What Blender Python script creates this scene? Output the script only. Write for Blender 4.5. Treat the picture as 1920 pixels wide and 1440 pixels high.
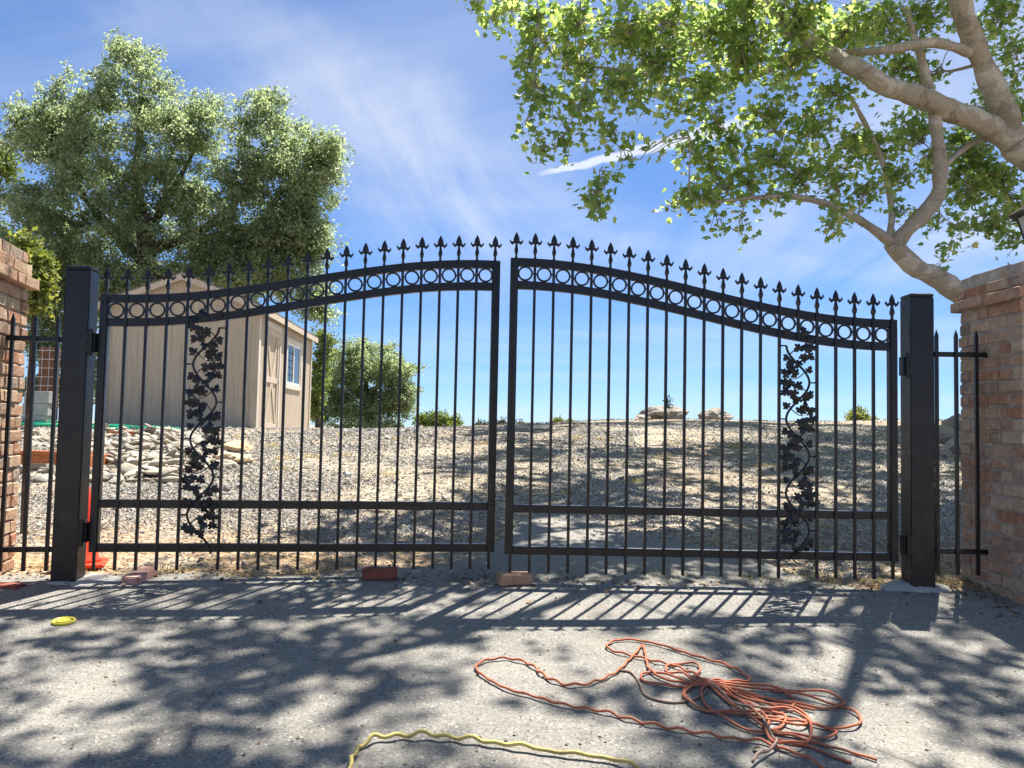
import bpy, math, random
import numpy as np
from mathutils import Vector, Matrix, Euler, noise as mnoise

random.seed(7); RNG = np.random.default_rng(7)
for o in list(bpy.data.objects): bpy.data.objects.remove(o)
SC = bpy.context.scene; COL = SC.collection
R = math.radians

# ------------------------------------------------------------------ camera
FPX, CZ = 1550.0, 0.85
PITCH, ROLL = R(3.03), R(1.19)
FW = np.array([0, math.cos(PITCH), math.sin(PITCH)])
RT0 = np.array([1.0, 0, 0]); UP0 = np.cross(RT0, FW)
RT = math.cos(ROLL)*RT0 + math.sin(ROLL)*UP0
UP = -math.sin(ROLL)*RT0 + math.cos(ROLL)*UP0
cd = bpy.data.cameras.new('camera'); cd.sensor_width = 36; cd.lens = FPX/1920*36
cd.clip_start = 0.05; cd.clip_end = 6000
cam = bpy.data.objects.new('camera', cd); COL.objects.link(cam)
cam.matrix_world = Matrix(((RT[0], UP[0], -FW[0], 0), (RT[1], UP[1], -FW[1], 0), (RT[2], UP[2], -FW[2], CZ), (0, 0, 0, 1)))
SC.camera = cam
SC.render.resolution_x, SC.render.resolution_y = 1024, 768

# ------------------------------------------------------------------ sky, sun, exposure
SUN_EL, SUN_AZ = 66.0, 29.0          # azimuth to the right of straight ahead
SKY_STRENGTH, SUN_STRENGTH, EXPOSURE = 0.09, 5.0, 1.4
SC.view_settings.view_transform = 'Standard'; SC.view_settings.look = 'None'
SC.view_settings.exposure = EXPOSURE; SC.view_settings.gamma = 1
SC.view_settings.use_curve_mapping = False
W = bpy.data.worlds.new('World'); SC.world = W; W.use_nodes = True
def sun_vec():
    e, a = R(SUN_EL), R(SUN_AZ)
    return Vector((math.cos(e)*math.sin(a), math.cos(e)*math.cos(a), math.sin(e)))
def ray(x, y): return FW + RT*(x-960)/FPX - UP*(y-720)/FPX      # direction through a photo pixel
def build_world():
    nt = W.node_tree; nt.nodes.clear(); N = nt.nodes.new; L = nt.links.new
    out = N('ShaderNodeOutputWorld')
    sky = N('ShaderNodeTexSky'); sky.sky_type = 'NISHITA'; sky.sun_disc = False
    sky.sun_elevation = R(SUN_EL); sky.sun_rotation = R(SUN_AZ)
    sky.altitude = 2500; sky.air_density = 1.0; sky.dust_density = 0.0; sky.ozone_density = 10
    bg = N('ShaderNodeBackground'); bg.inputs[1].default_value = SKY_STRENGTH; tint = N('ShaderNodeMix'); tint.data_type = 'RGBA'; tint.blend_type = 'MULTIPLY'; tint.inputs[0].default_value = 1; tint.inputs[7].default_value = (0.68, 0.83, 1.0, 1)
    gam = N('ShaderNodeGamma'); gam.inputs[1].default_value = 0.8; L(sky.outputs[0], gam.inputs[0]); L(gam.outputs[0], tint.inputs[6]); L(tint.outputs[2], bg.inputs[0])
    tc = N('ShaderNodeTexCoord'); sep = N('ShaderNodeSeparateXYZ'); L(tc.outputs['Generated'], sep.inputs[0])
    def math_(op, a, b=None, clamp=False):
        m = N('ShaderNodeMath'); m.operation = op; m.use_clamp = clamp
        for i, v in enumerate((a, b)):
            if v is None: continue
            if isinstance(v, (int, float)): m.inputs[i].default_value = v
            else: L(v, m.inputs[i])
        return m.outputs[0]
    zz = math_('ADD', math_('MAXIMUM', sep.outputs[2], 0.0), 0.12)
    u = math_('DIVIDE', sep.outputs[0], zz); v = math_('DIVIDE', sep.outputs[1], zz)
    cb = N('ShaderNodeCombineXYZ'); L(u, cb.inputs[0]); L(v, cb.inputs[1])
    def noise(vec, scale, detail, rough, dist, rot, stretch, loc=(0, 0, 0)):
        mp = N('ShaderNodeMapping'); mp.inputs['Rotation'].default_value[2] = rot
        mp.inputs['Scale'].default_value = (stretch[0], stretch[1], 1); mp.inputs['Location'].default_value = loc
        L(vec, mp.inputs[0])
        n = N('ShaderNodeTexNoise'); n.inputs['Scale'].default_value = scale; n.inputs['Detail'].default_value = detail
        n.inputs['Roughness'].default_value = rough; n.inputs['Distortion'].default_value = dist
        L(mp.outputs[0], n.inputs['Vector']); return n.outputs[0]
    def ramp(fac, a, b):
        m = N('ShaderNodeMapRange'); m.interpolation_type = 'SMOOTHSTEP'; L(fac, m.inputs[0])
        m.inputs[1].default_value = a; m.inputs[2].default_value = b; return m.outputs[0]
    big = ramp(noise(cb.outputs[0], 0.55, 3, 0.5, 0.3, R(-35), (1, 0.45), (1.3, 0.2, 0)), 0.42, 0.68)
    fine = ramp(noise(cb.outputs[0], 1.6, 7, 0.62, 0.7, R(-35), (1.0, 0.22)), 0.30, 0.80)
    cir = math_('MULTIPLY', math_('MULTIPLY', big, fine), 0.85)
    veil = math_('MULTIPLY', ramp(noise(cb.outputs[0], 0.9, 5, 0.6, 0.4, R(20), (0.5, 1.0), (4.0, 1.0, 0)), 0.40, 0.74), 0.34)
    # condensation trail: a band along a great circle
    a = Vector(ray(975, 338)).normalized(); b = Vector(ray(1345, 246)).normalized(); n = a.cross(b).normalized()
    t = n.cross(a).normalized(); c = (a+b).normalized()
    def dot(vec):
        d = N('ShaderNodeVectorMath'); d.operation = 'DOT_PRODUCT'; L(tc.outputs['Generated'], d.inputs[0]); d.inputs[1].default_value = vec
        return d.outputs['Value']
    across = math_('ADD', dot(n), math_('MULTIPLY', math_('SUBTRACT', noise(tc.outputs['Generated'], 28, 4, 0.6, 0, 0, (1, 1)), 0.5), 0.012))
    along = dot((b-a).normalized())
    s0, s1 = a.dot((b-a).normalized()), b.dot((b-a).normalized())
    tl = N('ShaderNodeMapRange'); L(along, tl.inputs[0]); tl.inputs[1].default_value = s0; tl.inputs[2].default_value = s1
    width = math_('ADD', math_('MULTIPLY', math_('MINIMUM', tl.outputs[0], 1.0), 0.0095), 0.003)
    band = math_('SUBTRACT', 1.0, math_('DIVIDE', math_('ABSOLUTE', across), width), True)
    ends = math_('MULTIPLY', ramp(along, s0, s0+0.05), math_('SUBTRACT', 1.0, ramp(along, s1+0.0, s1+0.07)))
    trail = math_('MULTIPLY', math_('MULTIPLY', ramp(band, 0.0, 0.6), ends), 0.92)
    front = math_('MULTIPLY', trail, ramp(dot(c), 0.3, 0.5))
    a2 = Vector(ray(330, -40)).normalized(); b2 = Vector(ray(960, 345)).normalized(); n2 = a2.cross(b2).normalized(); d2 = (b2-a2).normalized()
    ac2 = math_('ADD', dot(n2), math_('MULTIPLY', math_('SUBTRACT', noise(tc.outputs['Generated'], 5, 5, 0.6, 0.3, 0, (1, 1)), 0.5), 0.16))
    soft = math_('SUBTRACT', 1.0, ramp(math_('ABSOLUTE', ac2), 0.0, 0.085)); wisps = math_('ADD', math_('MULTIPLY', fine, 0.7), 0.25)
    streak = math_('MULTIPLY', math_('MULTIPLY', math_('MULTIPLY', soft, wisps), math_('SUBTRACT', 1.0, ramp(dot(d2), b2.dot(d2)-0.05, b2.dot(d2)+0.35))), math_('MULTIPLY', ramp(sep.outputs[1], 0.0, 0.3), 0.62))
    dens = math_('MAXIMUM', math_('ADD', math_('ADD', math_('MULTIPLY', cir, 0.9), veil, True), streak, True), front)
    dens = math_('MULTIPLY', dens, ramp(sep.outputs[2], -0.02, 0.03))
    bg2 = N('ShaderNodeBackground'); bg2.inputs[0].default_value = (0.84, 0.90, 1.0, 1); bg2.inputs[1].default_value = 0.40
    mix = N('ShaderNodeMixShader'); L(dens, mix.inputs[0]); L(bg.outputs[0], mix.inputs[1]); L(bg2.outputs[0], mix.inputs[2])
    L(mix.outputs[0], out.inputs[0])
build_world()
sd = bpy.data.lights.new('sun', 'SUN'); sd.energy = SUN_STRENGTH; sd.angle = R(0.53); sd.color = (1.0, 0.95, 0.87)
sun = bpy.data.objects.new('sun', sd); COL.objects.link(sun)
sun.rotation_euler = sun_vec().to_track_quat('Z', 'Y').to_euler(); sun.location = (6, 10, 20)

# ------------------------------------------------------------------ helpers
def at(x, y, Y):
    d = ray(x, y); return np.array([0, 0, CZ]) + d*Y/d[1]
def project(P):
    d = np.asarray(P, float) - np.array([0, 0, CZ]); z = d@FW
    return 960+FPX*(d@RT)/z, 720-FPX*(d@UP)/z, z
def sstep(a, b, x):
    t = np.clip((np.asarray(x, float)-a)/(b-a), 0, 1); return t*t*(3-2*t)
def height(X, Y):
    X = np.asarray(X, float); Y = np.asarray(Y, float)
    s = sstep(-4, 5, X); hc = 0.74+0.42*s; Yc = 15.0+7.0*s
    t = np.clip((Y-4.75)/(Yc-4.75), 0, 1)
    up = -0.02+(hc+0.02)*(1.5*t-0.5*t**3)
    front = -0.02+0.1*(np.maximum(Y, -12)-4.75)
    z = np.where(Y < 4.75, front, up)
    d = np.maximum(Y-Yc-5.5, 0); z = z-np.where(d < 25, 0.0035*d*d, 0.0035*625+0.175*(d-25))
    z = np.maximum(z, -9.0)
    z = z+0.012*np.sin(X*1.9+0.7*Y)*np.sin(Y*1.3-0.5*X)*sstep(4.6, 6.5, Y)+0.004*np.sin(X*3.1)*np.sin(Y*2.7)
    z = z+0.10*sstep(3.6, 6, X-0.25*(Y-6))*sstep(5, 9, Y)*(1-sstep(30, 60, Y))
    return z
def hit(x, y):
    d = ray(x, y); t = 0.5; st = 0.02
    while t < 60:
        p = np.array([0, 0, CZ])+d*t; gap = p[2]-float(height(p[0], p[1]))
        if gap < 0: break
        st = min(max(gap*1.2, 0.02), 1.0); t += st
    lo, hi = t-st, t
    for _ in range(20):
        m = (lo+hi)/2; p = np.array([0, 0, CZ])+d*m
        if p[2] < height(p[0], p[1]): hi = m
        else: lo = m
    return p
def tag(o, label=None, cat=None, group=None, kind=None):
    if label: o['label'] = label
    if cat: o['category'] = cat
    if group: o['group'] = group
    if kind or cat: o['kind'] = kind or 'thing'
    return o
def empty(name, loc=(0, 0, 0), rz=0):
    o = bpy.data.objects.new(name, None); COL.objects.link(o)
    o.location = loc; o.rotation_euler = (0, 0, rz); o.empty_display_size = 0.1; return o
def link(name, me, mat=None, parent=None, matrix=None):
    o = bpy.data.objects.new(name, me); COL.objects.link(o)
    if mat is not None and not me.materials: me.materials.append(mat)
    if parent is not None: o.parent = parent
    if matrix is not None: o.matrix_local = matrix
    return o
def bulk_mesh(name, verts, faces, smooth=False):
    """verts (n,3), faces (m,k) all with k corners"""
    me = bpy.data.meshes.new(name); verts = np.ascontiguousarray(verts, np.float32); faces = np.ascontiguousarray(faces, np.int32)
    m, k = faces.shape
    me.vertices.add(len(verts)); me.vertices.foreach_set('co', verts.ravel())
    me.loops.add(m*k); me.loops.foreach_set('vertex_index', faces.ravel())
    me.polygons.add(m); me.polygons.foreach_set('loop_start', np.arange(0, m*k, k, dtype=np.int32))
    me.polygons.foreach_set('loop_total', np.full(m, k, np.int32))
    me.polygons.foreach_set('use_smooth', np.full(m, smooth, bool))
    me.update(calc_edges=True); me.validate(); return me
def scatter(tv, tf, pos, rot, scl):
    """copies of a template: pos (n,3), rot (n,3,3), scl (n,) or (n,3)"""
    n = len(pos); scl = np.asarray(scl, float)
    s = scl[:, None, None] if scl.ndim == 1 else scl[:, None, :]
    V = np.einsum('nij,nkj->nki', rot, tv[None]*s)+pos[:, None, :]
    F = tf[None]+(np.arange(n)*len(tv))[:, None, None]
    return V.reshape(-1, 3), F.reshape(-1, tf.shape[1])
def rand_rot(n, rng=RNG):
    q = rng.normal(size=(n, 4)); q /= np.linalg.norm(q, axis=1)[:, None]; w, x, y, z = q.T
    return np.stack([np.stack([1-2*(y*y+z*z), 2*(x*y-z*w), 2*(x*z+y*w)], -1), np.stack([2*(x*y+z*w), 1-2*(x*x+z*z), 2*(y*z-x*w)], -1), np.stack([2*(x*z-y*w), 2*(y*z+x*w), 1-2*(x*x+y*y)], -1)], 1)
class MB:
    def __init__(s): s.v = []; s.f = []
    def add(s, vs, fs):
        b = len(s.v); s.v += [tuple(map(float, p)) for p in vs]; s.f += [tuple(b+i for i in f) for f in fs]; return s
    def box(s, x0, x1, y0, y1, z0, z1):
        return s.add([(x0, y0, z0), (x1, y0, z0), (x1, y1, z0), (x0, y1, z0), (x0, y0, z1), (x1, y0, z1), (x1, y1, z1), (x0, y1, z1)],
                     [(0, 3, 2, 1), (4, 5, 6, 7), (0, 1, 5, 4), (1, 2, 6, 5), (2, 3, 7, 6), (3, 0, 4, 7)])
    def bar(s, p, q, w, h, upv=(0, 0, 1)):
        """rectangular bar from p to q, w sideways, h along upv"""
        p, q = Vector(p), Vector(q); d = (q-p).normalized(); side = d.cross(Vector(upv)).normalized(); u = side.cross(d)
        vs = []
        for c in (p, q):
            for a, b in ((-1, -1), (1, -1), (1, 1), (-1, 1)): vs.append(c+side*a*w/2+u*b*h/2)
        return s.add(vs, [(0, 3, 2, 1), (4, 5, 6, 7), (0, 1, 5, 4), (1, 2, 6, 5), (2, 3, 7, 6), (3, 0, 4, 7)])
    def tube(s, pts, rad, n=6, cap=True, lump=0.0):
        pts = [Vector(p) for p in pts]; m = len(pts)
        if not hasattr(rad, '__len__'): rad = [rad]*m
        prev = None; vs = []
        for i, p in enumerate(pts):
            d = (pts[min(i+1, m-1)]-pts[max(i-1, 0)])
            d = d.normalized() if d.length > 1e-9 else Vector((0, 0, 1))
            if prev is None:
                a = Vector((0, 0, 1)) if abs(d.z) < 0.9 else Vector((1, 0, 0)); prev = d.cross(a).normalized()
            prev = (prev-d*prev.dot(d)).normalized(); b = d.cross(prev)
            for k in range(n):
                t = 2*math.pi*k/n; dv = prev*math.cos(t)+b*math.sin(t); q = p+dv*rad[i]; vs.append(q+dv*rad[i]*lump*(mnoise.noise(q*5.0)+0.6*mnoise.noise(q*13.0)) if lump else q)
        fs = [(i*n+k, i*n+(k+1) % n, (i+1)*n+(k+1) % n, (i+1)*n+k) for i in range(m-1) for k in range(n)]
        if cap: fs += [tuple(reversed(range(n))), tuple((m-1)*n+k for k in range(n))]
        return s.add(vs, fs)
    def lathe(s, prof, n=24, c=(0, 0, 0), phase=0.0, sx=1, sy=1):
        vs = []; m = len(prof)
        for r, z in prof:
            for k in range(n):
                t = 2*math.pi*k/n+phase; vs.append((c[0]+r*math.cos(t)*sx, c[1]+r*math.sin(t)*sy, c[2]+z))
        fs = [(i*n+k, i*n+(k+1) % n, (i+1)*n+(k+1) % n, (i+1)*n+k) for i in range(m-1) for k in range(n)]
        fs += [tuple(reversed(range(n))), tuple((m-1)*n+k for k in range(n))]
        return s.add(vs, fs)
    def prism(s, poly, y0, y1):
        """polygon in x,z (counter clockwise seen from -y) pulled from y0 to y1"""
        n = len(poly)
        vs = [(x, y0, z) for x, z in poly]+[(x, y1, z) for x, z in poly]
        return s.add(vs, [tuple(range(n)), tuple(reversed(range(n, 2*n)))]+[(i, i+n, (i+1) % n+n, (i+1) % n) for i in range(n)])
    def mesh(s, name, smooth=False, offset=(0, 0, 0)):
        me = bpy.data.meshes.new(name); o = offset
        me.from_pydata([(x-o[0], y-o[1], z-o[2]) for x, y, z in s.v], [], s.f); me.update()
        if smooth: me.polygons.foreach_set('use_smooth', [True]*len(me.polygons))
        return me
    def build(s, name, mat, parent=None, smooth=False, offset=(0, 0, 0), bevel=0):
        o = link(name, s.mesh(name, smooth, offset), mat, parent)
        if bevel:
            b = o.modifiers.new('bevel', 'BEVEL'); b.width = bevel; b.segments = 2; b.limit_method = 'ANGLE'; b.angle_limit = R(50)
        return o
def spline(pts, step=0.02):
    """Catmull-Rom through pts, even-ish steps"""
    P = [np.asarray(p, float) for p in pts]; P = [2*P[0]-P[1]]+P+[2*P[-1]-P[-2]]; out = []
    for i in range(1, len(P)-2):
        n = max(2, int(np.linalg.norm(P[i+1]-P[i])/step))
        for k in range(n):
            t = k/n; a, b, c, d = P[i-1:i+3]
            out.append(0.5*(2*b+(c-a)*t+(2*a-5*b+4*c-d)*t*t+(3*b-a-3*c+d)*t**3))
    out.append(P[-2]); return out

# ------------------------------------------------------------------ materials
def mat(name):
    m = bpy.data.materials.new(name); m.use_nodes = True; nt = m.node_tree
    b = nt.nodes['Principled BSDF']; return m, nt, b
def nd(nt, t, **kw):
    n = nt.nodes.new(t)
    for k, v in kw.items():
        if hasattr(n, k) and k not in n.inputs: setattr(n, k, v)
        else: n.inputs[k].default_value = v
    return n
def coords(nt, obj=False):
    if obj: return nd(nt, 'ShaderNodeTexCoord').outputs['Object']
    return nd(nt, 'ShaderNodeNewGeometry').outputs['Position']
def noise(nt, vec, scale, detail=4, rough=0.55, dist=0.0, w=None):
    n = nd(nt, 'ShaderNodeTexNoise', Scale=scale, Detail=detail, Roughness=rough, Distortion=dist); nt.links.new(vec, n.inputs['Vector'])
    return n.outputs[0]
def voro(nt, vec, scale, feature='F1', out='Distance'):
    n = nd(nt, 'ShaderNodeTexVoronoi', feature=feature); n.inputs['Scale'].default_value = scale; nt.links.new(vec, n.inputs['Vector'])
    return n.outputs[out]
def ramp(nt, fac, stops):
    n = nd(nt, 'ShaderNodeValToRGB'); e = n.color_ramp.elements
    while len(e) < len(stops): e.new(0.5)
    for el, (p, c) in zip(e, stops):
        el.position = p; el.color = (*c, 1) if len(c) == 3 else c
    nt.links.new(fac, n.inputs[0]); return n.outputs[0]
def mixc(nt, fac, a, b, mode='MIX'):
    n = nd(nt, 'ShaderNodeMix', data_type='RGBA', blend_type=mode)
    for sock, v in ((0, fac), (6, a), (7, b)):
        if isinstance(v, (int, float)): n.inputs[sock].default_value = v
        elif isinstance(v, tuple): n.inputs[sock].default_value = (*v, 1) if len(v) == 3 else v
        else: nt.links.new(v, n.inputs[sock])
    return n.outputs[2]
def bump(nt, b, hgt, strength=0.5, dist=0.01, chain=None):
    n = nd(nt, 'ShaderNodeBump'); n.inputs['Strength'].default_value = strength; n.inputs['Distance'].default_value = dist
    nt.links.new(hgt, n.inputs['Height'])
    if chain is not None: nt.links.new(chain, n.inputs['Normal'])
    if b is not None: nt.links.new(n.outputs[0], b.inputs['Normal'])
    return n.outputs[0]
def maprange(nt, v, a, b, c=0.0, d=1.0):
    n = nd(nt, 'ShaderNodeMapRange'); nt.links.new(v, n.inputs[0])
    for i, q in enumerate((a, b, c, d)): n.inputs[i+1].default_value = q
    return n.outputs[0]

def m_asphalt():
    m, nt, b = mat('asphalt'); p = coords(nt); L = nt.links.new
    base = ramp(nt, noise(nt, p, 1.1, 5, 0.6, 0.4), [(0.3, (0.165, 0.156, 0.138)), (0.5, (0.208, 0.196, 0.172)), (0.72, (0.25, 0.235, 0.204))])
    grain = ramp(nt, noise(nt, p, 95, 3, 0.7), [(0.30, (0.45, 0.45, 0.45)), (0.5, (1, 1, 1)), (0.72, (1.35, 1.34, 1.3))])
    c = mixc(nt, 1.0, base, grain, 'MULTIPLY')
    vc = nd(nt, 'ShaderNodeTexVoronoi'); vc.inputs['Scale'].default_value = 120; L(p, vc.inputs['Vector'])
    sp = nd(nt, 'ShaderNodeSeparateColor'); L(vc.outputs['Color'], sp.inputs[0])
    chip = maprange(nt, sp.outputs[0], 0.955, 0.985, 0.0, 0.8)
    c = mixc(nt, chip, c, (0.42, 0.39, 0.35))
    dk = maprange(nt, sp.outputs[1], 0.93, 0.98, 0.0, 0.7)
    c = mixc(nt, dk, c, (0.055, 0.05, 0.047))
    stain = maprange(nt, noise(nt, p, 0.55, 3, 0.5, 0.6), 0.56, 0.70, 0.0, 0.5)
    c = mixc(nt, stain, c, (0.12, 0.105, 0.088))
    dust = maprange(nt, noise(nt, p, 2.7, 6, 0.65), 0.55, 0.75, 0.0, 0.5)
    c = mixc(nt, dust, c, (0.30, 0.255, 0.20))
    wp = nd(nt, 'ShaderNodeVectorMath', operation='ADD'); nz = nd(nt, 'ShaderNodeTexNoise', Scale=3.0, Detail=5.0); L(p, nz.inputs['Vector'])
    sc_ = nd(nt, 'ShaderNodeVectorMath', operation='SCALE'); sc_.inputs['Scale'].default_value = 0.35; L(nz.outputs['Color'], sc_.inputs[0]); L(p, wp.inputs[0]); L(sc_.outputs[0], wp.inputs[1])
    edge = voro(nt, wp.outputs[0], 0.55, 'DISTANCE_TO_EDGE'); crack = maprange(nt, edge, 0.0015, 0.006, 1.0, 0.0)
    cm = nd(nt, 'ShaderNodeMath', operation='MULTIPLY'); L(crack, cm.inputs[0]); L(maprange(nt, noise(nt, p, 0.8, 3), 0.47, 0.57, 0.0, 0.55), cm.inputs[1])
    c = mixc(nt, cm.outputs[0], c, (0.05, 0.042, 0.036))
    L(c, b.inputs['Base Color']); b.inputs['Roughness'].default_value = 0.82; b.inputs['Specular IOR Level'].default_value = 0.35
    n1 = bump(nt, None, noise(nt, p, 70, 4, 0.7), 0.55, 0.008)
    n2 = bump(nt, b, vc.outputs['Distance'], 0.35, 0.006, n1)
    return m
def m_ground():
    m, nt, b = mat('dirt_and_gravel'); p = coords(nt); L = nt.links.new
    base = ramp(nt, noise(nt, p, 0.7, 6, 0.65, 0.5), [(0.25, (0.22, 0.175, 0.125)), (0.5, (0.32, 0.28, 0.22)), (0.75, (0.40, 0.365, 0.305))])
    vc = nd(nt, 'ShaderNodeTexVoronoi'); vc.inputs['Scale'].default_value = 24; L(p, vc.inputs['Vector'])
    sp = nd(nt, 'ShaderNodeSeparateColor'); L(vc.outputs['Color'], sp.inputs[0])
    peb = ramp(nt, sp.outputs[0], [(0.0, (0.40, 0.37, 0.33)), (0.4, (0.8, 0.77, 0.72)), (0.8, (1.25, 1.22, 1.15)), (1.0, (1.6, 1.55, 1.5))])
    c = mixc(nt, 0.9, base, peb, 'MULTIPLY')
    c = mixc(nt, maprange(nt, noise(nt, p, 0.45, 4, 0.6, 1.0), 0.48, 0.66, 0.0, 0.8), c, (0.27, 0.225, 0.17))
    sy = nd(nt, 'ShaderNodeSeparateXYZ'); L(p, sy.inputs[0]); near = nd(nt, 'ShaderNodeMath', operation='MULTIPLY'); L(maprange(nt, sy.outputs[1], 6.2, 4.9), near.inputs[0]); L(maprange(nt, noise(nt, p, 2.2, 5, 0.65), 0.35, 0.6, 0.0, 0.85), near.inputs[1])
    c = mixc(nt, near.outputs[0], c, (0.40, 0.25, 0.125))
    L(c, b.inputs['Base Color']); b.inputs['Roughness'].default_value = 0.95; b.inputs['Specular IOR Level'].default_value = 0.1
    inv = maprange(nt, vc.outputs['Distance'], 0.0, 0.7, 1.0, 0.0)
    n1 = bump(nt, None, inv, 0.9, 0.03); bump(nt, b, noise(nt, p, 45, 4, 0.7), 0.4, 0.012, n1)
    return m
def m_islands(name, stops, rough=0.9, spec=0.2, bscale=60, bstr=0.3, obj=False, extra=None):
    """colour picked per separate piece (or per object)"""
    m, nt, b = mat(name); L = nt.links.new; g = nd(nt, 'ShaderNodeNewGeometry')
    oi = nd(nt, 'ShaderNodeObjectInfo')
    if obj: rnd = oi.outputs['Random']
    else:
        a = nd(nt, 'ShaderNodeMath', operation='ADD'); L(g.outputs['Random Per Island'], a.inputs[0]); L(oi.outputs['Random'], a.inputs[1])
        f = nd(nt, 'ShaderNodeMath', operation='FRACT'); L(a.outputs[0], f.inputs[0]); rnd = f.outputs[0]
    c = ramp(nt, rnd, stops); p = g.outputs['Position']
    c = mixc(nt, 0.8, c, ramp(nt, noise(nt, p, bscale*0.5, 5, 0.65), [(0.25, (0.6, 0.6, 0.6)), (0.5, (1, 1, 1)), (0.8, (1.25, 1.22, 1.18))]), 'MULTIPLY')
    if extra: c = extra(nt, c, p, rnd)
    L(c, b.inputs['Base Color']); b.inputs['Roughness'].default_value = rough; b.inputs['Specular IOR Level'].default_value = spec
    bump(nt, b, noise(nt, p, bscale, 4, 0.6), bstr, 0.01)
    return m
def m_brick():
    def extra(nt, c, p, rnd):
        lime = maprange(nt, noise(nt, p, 16, 5, 0.7, 0.4), 0.48, 0.68, 0.0, 0.62)
        c = mixc(nt, lime, c, (0.58, 0.465, 0.345))
        soot = maprange(nt, noise(nt, p, 7, 4, 0.6), 0.63, 0.78, 0.0, 0.55)
        return mixc(nt, soot, c, (0.13, 0.085, 0.065))
    return m_islands('old_brick', [(0.0, (0.38, 0.185, 0.11)), (0.22, (0.42, 0.26, 0.165)), (0.42, (0.46, 0.335, 0.23)), (0.6, (0.36, 0.215, 0.14)), (0.72, (0.26, 0.205, 0.16)), (0.84, (0.50, 0.385, 0.275)), (1.0, (0.34, 0.155, 0.09))], 0.92, 0.15, 55, 0.6, True, extra)
def m_plain(name, col, rough=0.6, spec=0.4, var=0.25, vscale=8, bstr=0.15, bscale=60, metal=0.0, obj=False):
    m, nt, b = mat(name); L = nt.links.new; p = coords(nt, obj)
    lo = tuple(max(0, x*(1-var)) for x in col); hi = tuple(min(1, x*(1+var)) for x in col)
    L(ramp(nt, noise(nt, p, vscale, 5, 0.6, 0.3), [(0.3, lo), (0.7, hi)]), b.inputs['Base Color'])
    b.inputs['Roughness'].default_value = rough; b.inputs['Specular IOR Level'].default_value = spec; b.inputs['Metallic'].default_value = metal
    if bstr: bump(nt, b, noise(nt, p, bscale, 4, 0.6), bstr, 0.004)
    return m
def m_metal():
    m, nt, b = mat('black_powder_coat'); L = nt.links.new; p = coords(nt)
    dust = maprange(nt, noise(nt, p, 9, 6, 0.7), 0.5, 0.8, 0.0, 0.5)
    L(mixc(nt, dust, (0.006, 0.0063, 0.008), (0.016, 0.0155, 0.016)), b.inputs['Base Color'])
    L(maprange(nt, noise(nt, p, 14, 4, 0.6), 0.3, 0.7, 0.22, 0.40), b.inputs['Roughness']); b.inputs['Specular IOR Level'].default_value = 0.40
    bump(nt, b, noise(nt, p, 260, 2, 0.5), 0.10, 0.002)
    return m
def m_leaf(name, stops, trans, tmix=0.45, rough=0.5, spec=0.35):
    m, nt, b = mat(name); L = nt.links.new; g = nd(nt, 'ShaderNodeNewGeometry'); oi = nd(nt, 'ShaderNodeObjectInfo')
    a = nd(nt, 'ShaderNodeMath', operation='ADD'); L(g.outputs['Random Per Island'], a.inputs[0]); L(oi.outputs['Random'], a.inputs[1])
    f = nd(nt, 'ShaderNodeMath', operation='FRACT'); L(a.outputs[0], f.inputs[0])
    c = ramp(nt, f.outputs[0], stops); L(c, b.inputs['Base Color'])
    b.inputs['Roughness'].default_value = rough; b.inputs['Specular IOR Level'].default_value = spec
    t = nd(nt, 'ShaderNodeBsdfTranslucent'); L(mixc(nt, 1.0, c, trans, 'MULTIPLY'), t.inputs[0])
    mx = nd(nt, 'ShaderNodeMixShader'); mx.inputs[0].default_value = tmix
    L(b.outputs[0], mx.inputs[1]); L(t.outputs[0], mx.inputs[2]); L(mx.outputs[0], nt.nodes['Material Output'].inputs[0])
    return m
def m_dirty(name, col, dirt, scale):
    m, nt, b = mat(name); L = nt.links.new; p = coords(nt)
    c = ramp(nt, noise(nt, p, 26, 4, 0.6), [(0.3, tuple(x*0.82 for x in col)), (0.7, tuple(x*1.15 for x in col))])
    c = mixc(nt, maprange(nt, noise(nt, p, scale, 4, 0.6), 0.50, 0.66, 0.0, 0.85), c, dirt)
    L(c, b.inputs['Base Color']); b.inputs['Roughness'].default_value = 0.62; b.inputs['Specular IOR Level'].default_value = 0.25
    bump(nt, b, noise(nt, p, 150, 3, 0.6), 0.2, 0.002); return m
def m_bark(name, c1, c2, c3, scale):
    m, nt, b = mat(name); L = nt.links.new; p = coords(nt)
    n = noise(nt, p, scale, 5, 0.6, 0.8)
    c = ramp(nt, n, [(0.30, c1), (0.38, c1), (0.44, c2), (0.53, c2), (0.59, c3), (0.7, c3)])
    c = mixc(nt, 0.7, c, ramp(nt, noise(nt, p, scale*7, 4, 0.7), [(0.3, (0.7, 0.7, 0.7)), (0.7, (1.15, 1.13, 1.1))]), 'MULTIPLY')
    L(c, b.inputs['Base Color']); b.inputs['Roughness'].default_value = 0.85; b.inputs['Specular IOR Level'].default_value = 0.2
    n1 = bump(nt, None, n, 0.6, 0.05); bump(nt, b, noise(nt, p, scale*5, 5, 0.7), 0.6, 0.025, n1); return m
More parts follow.
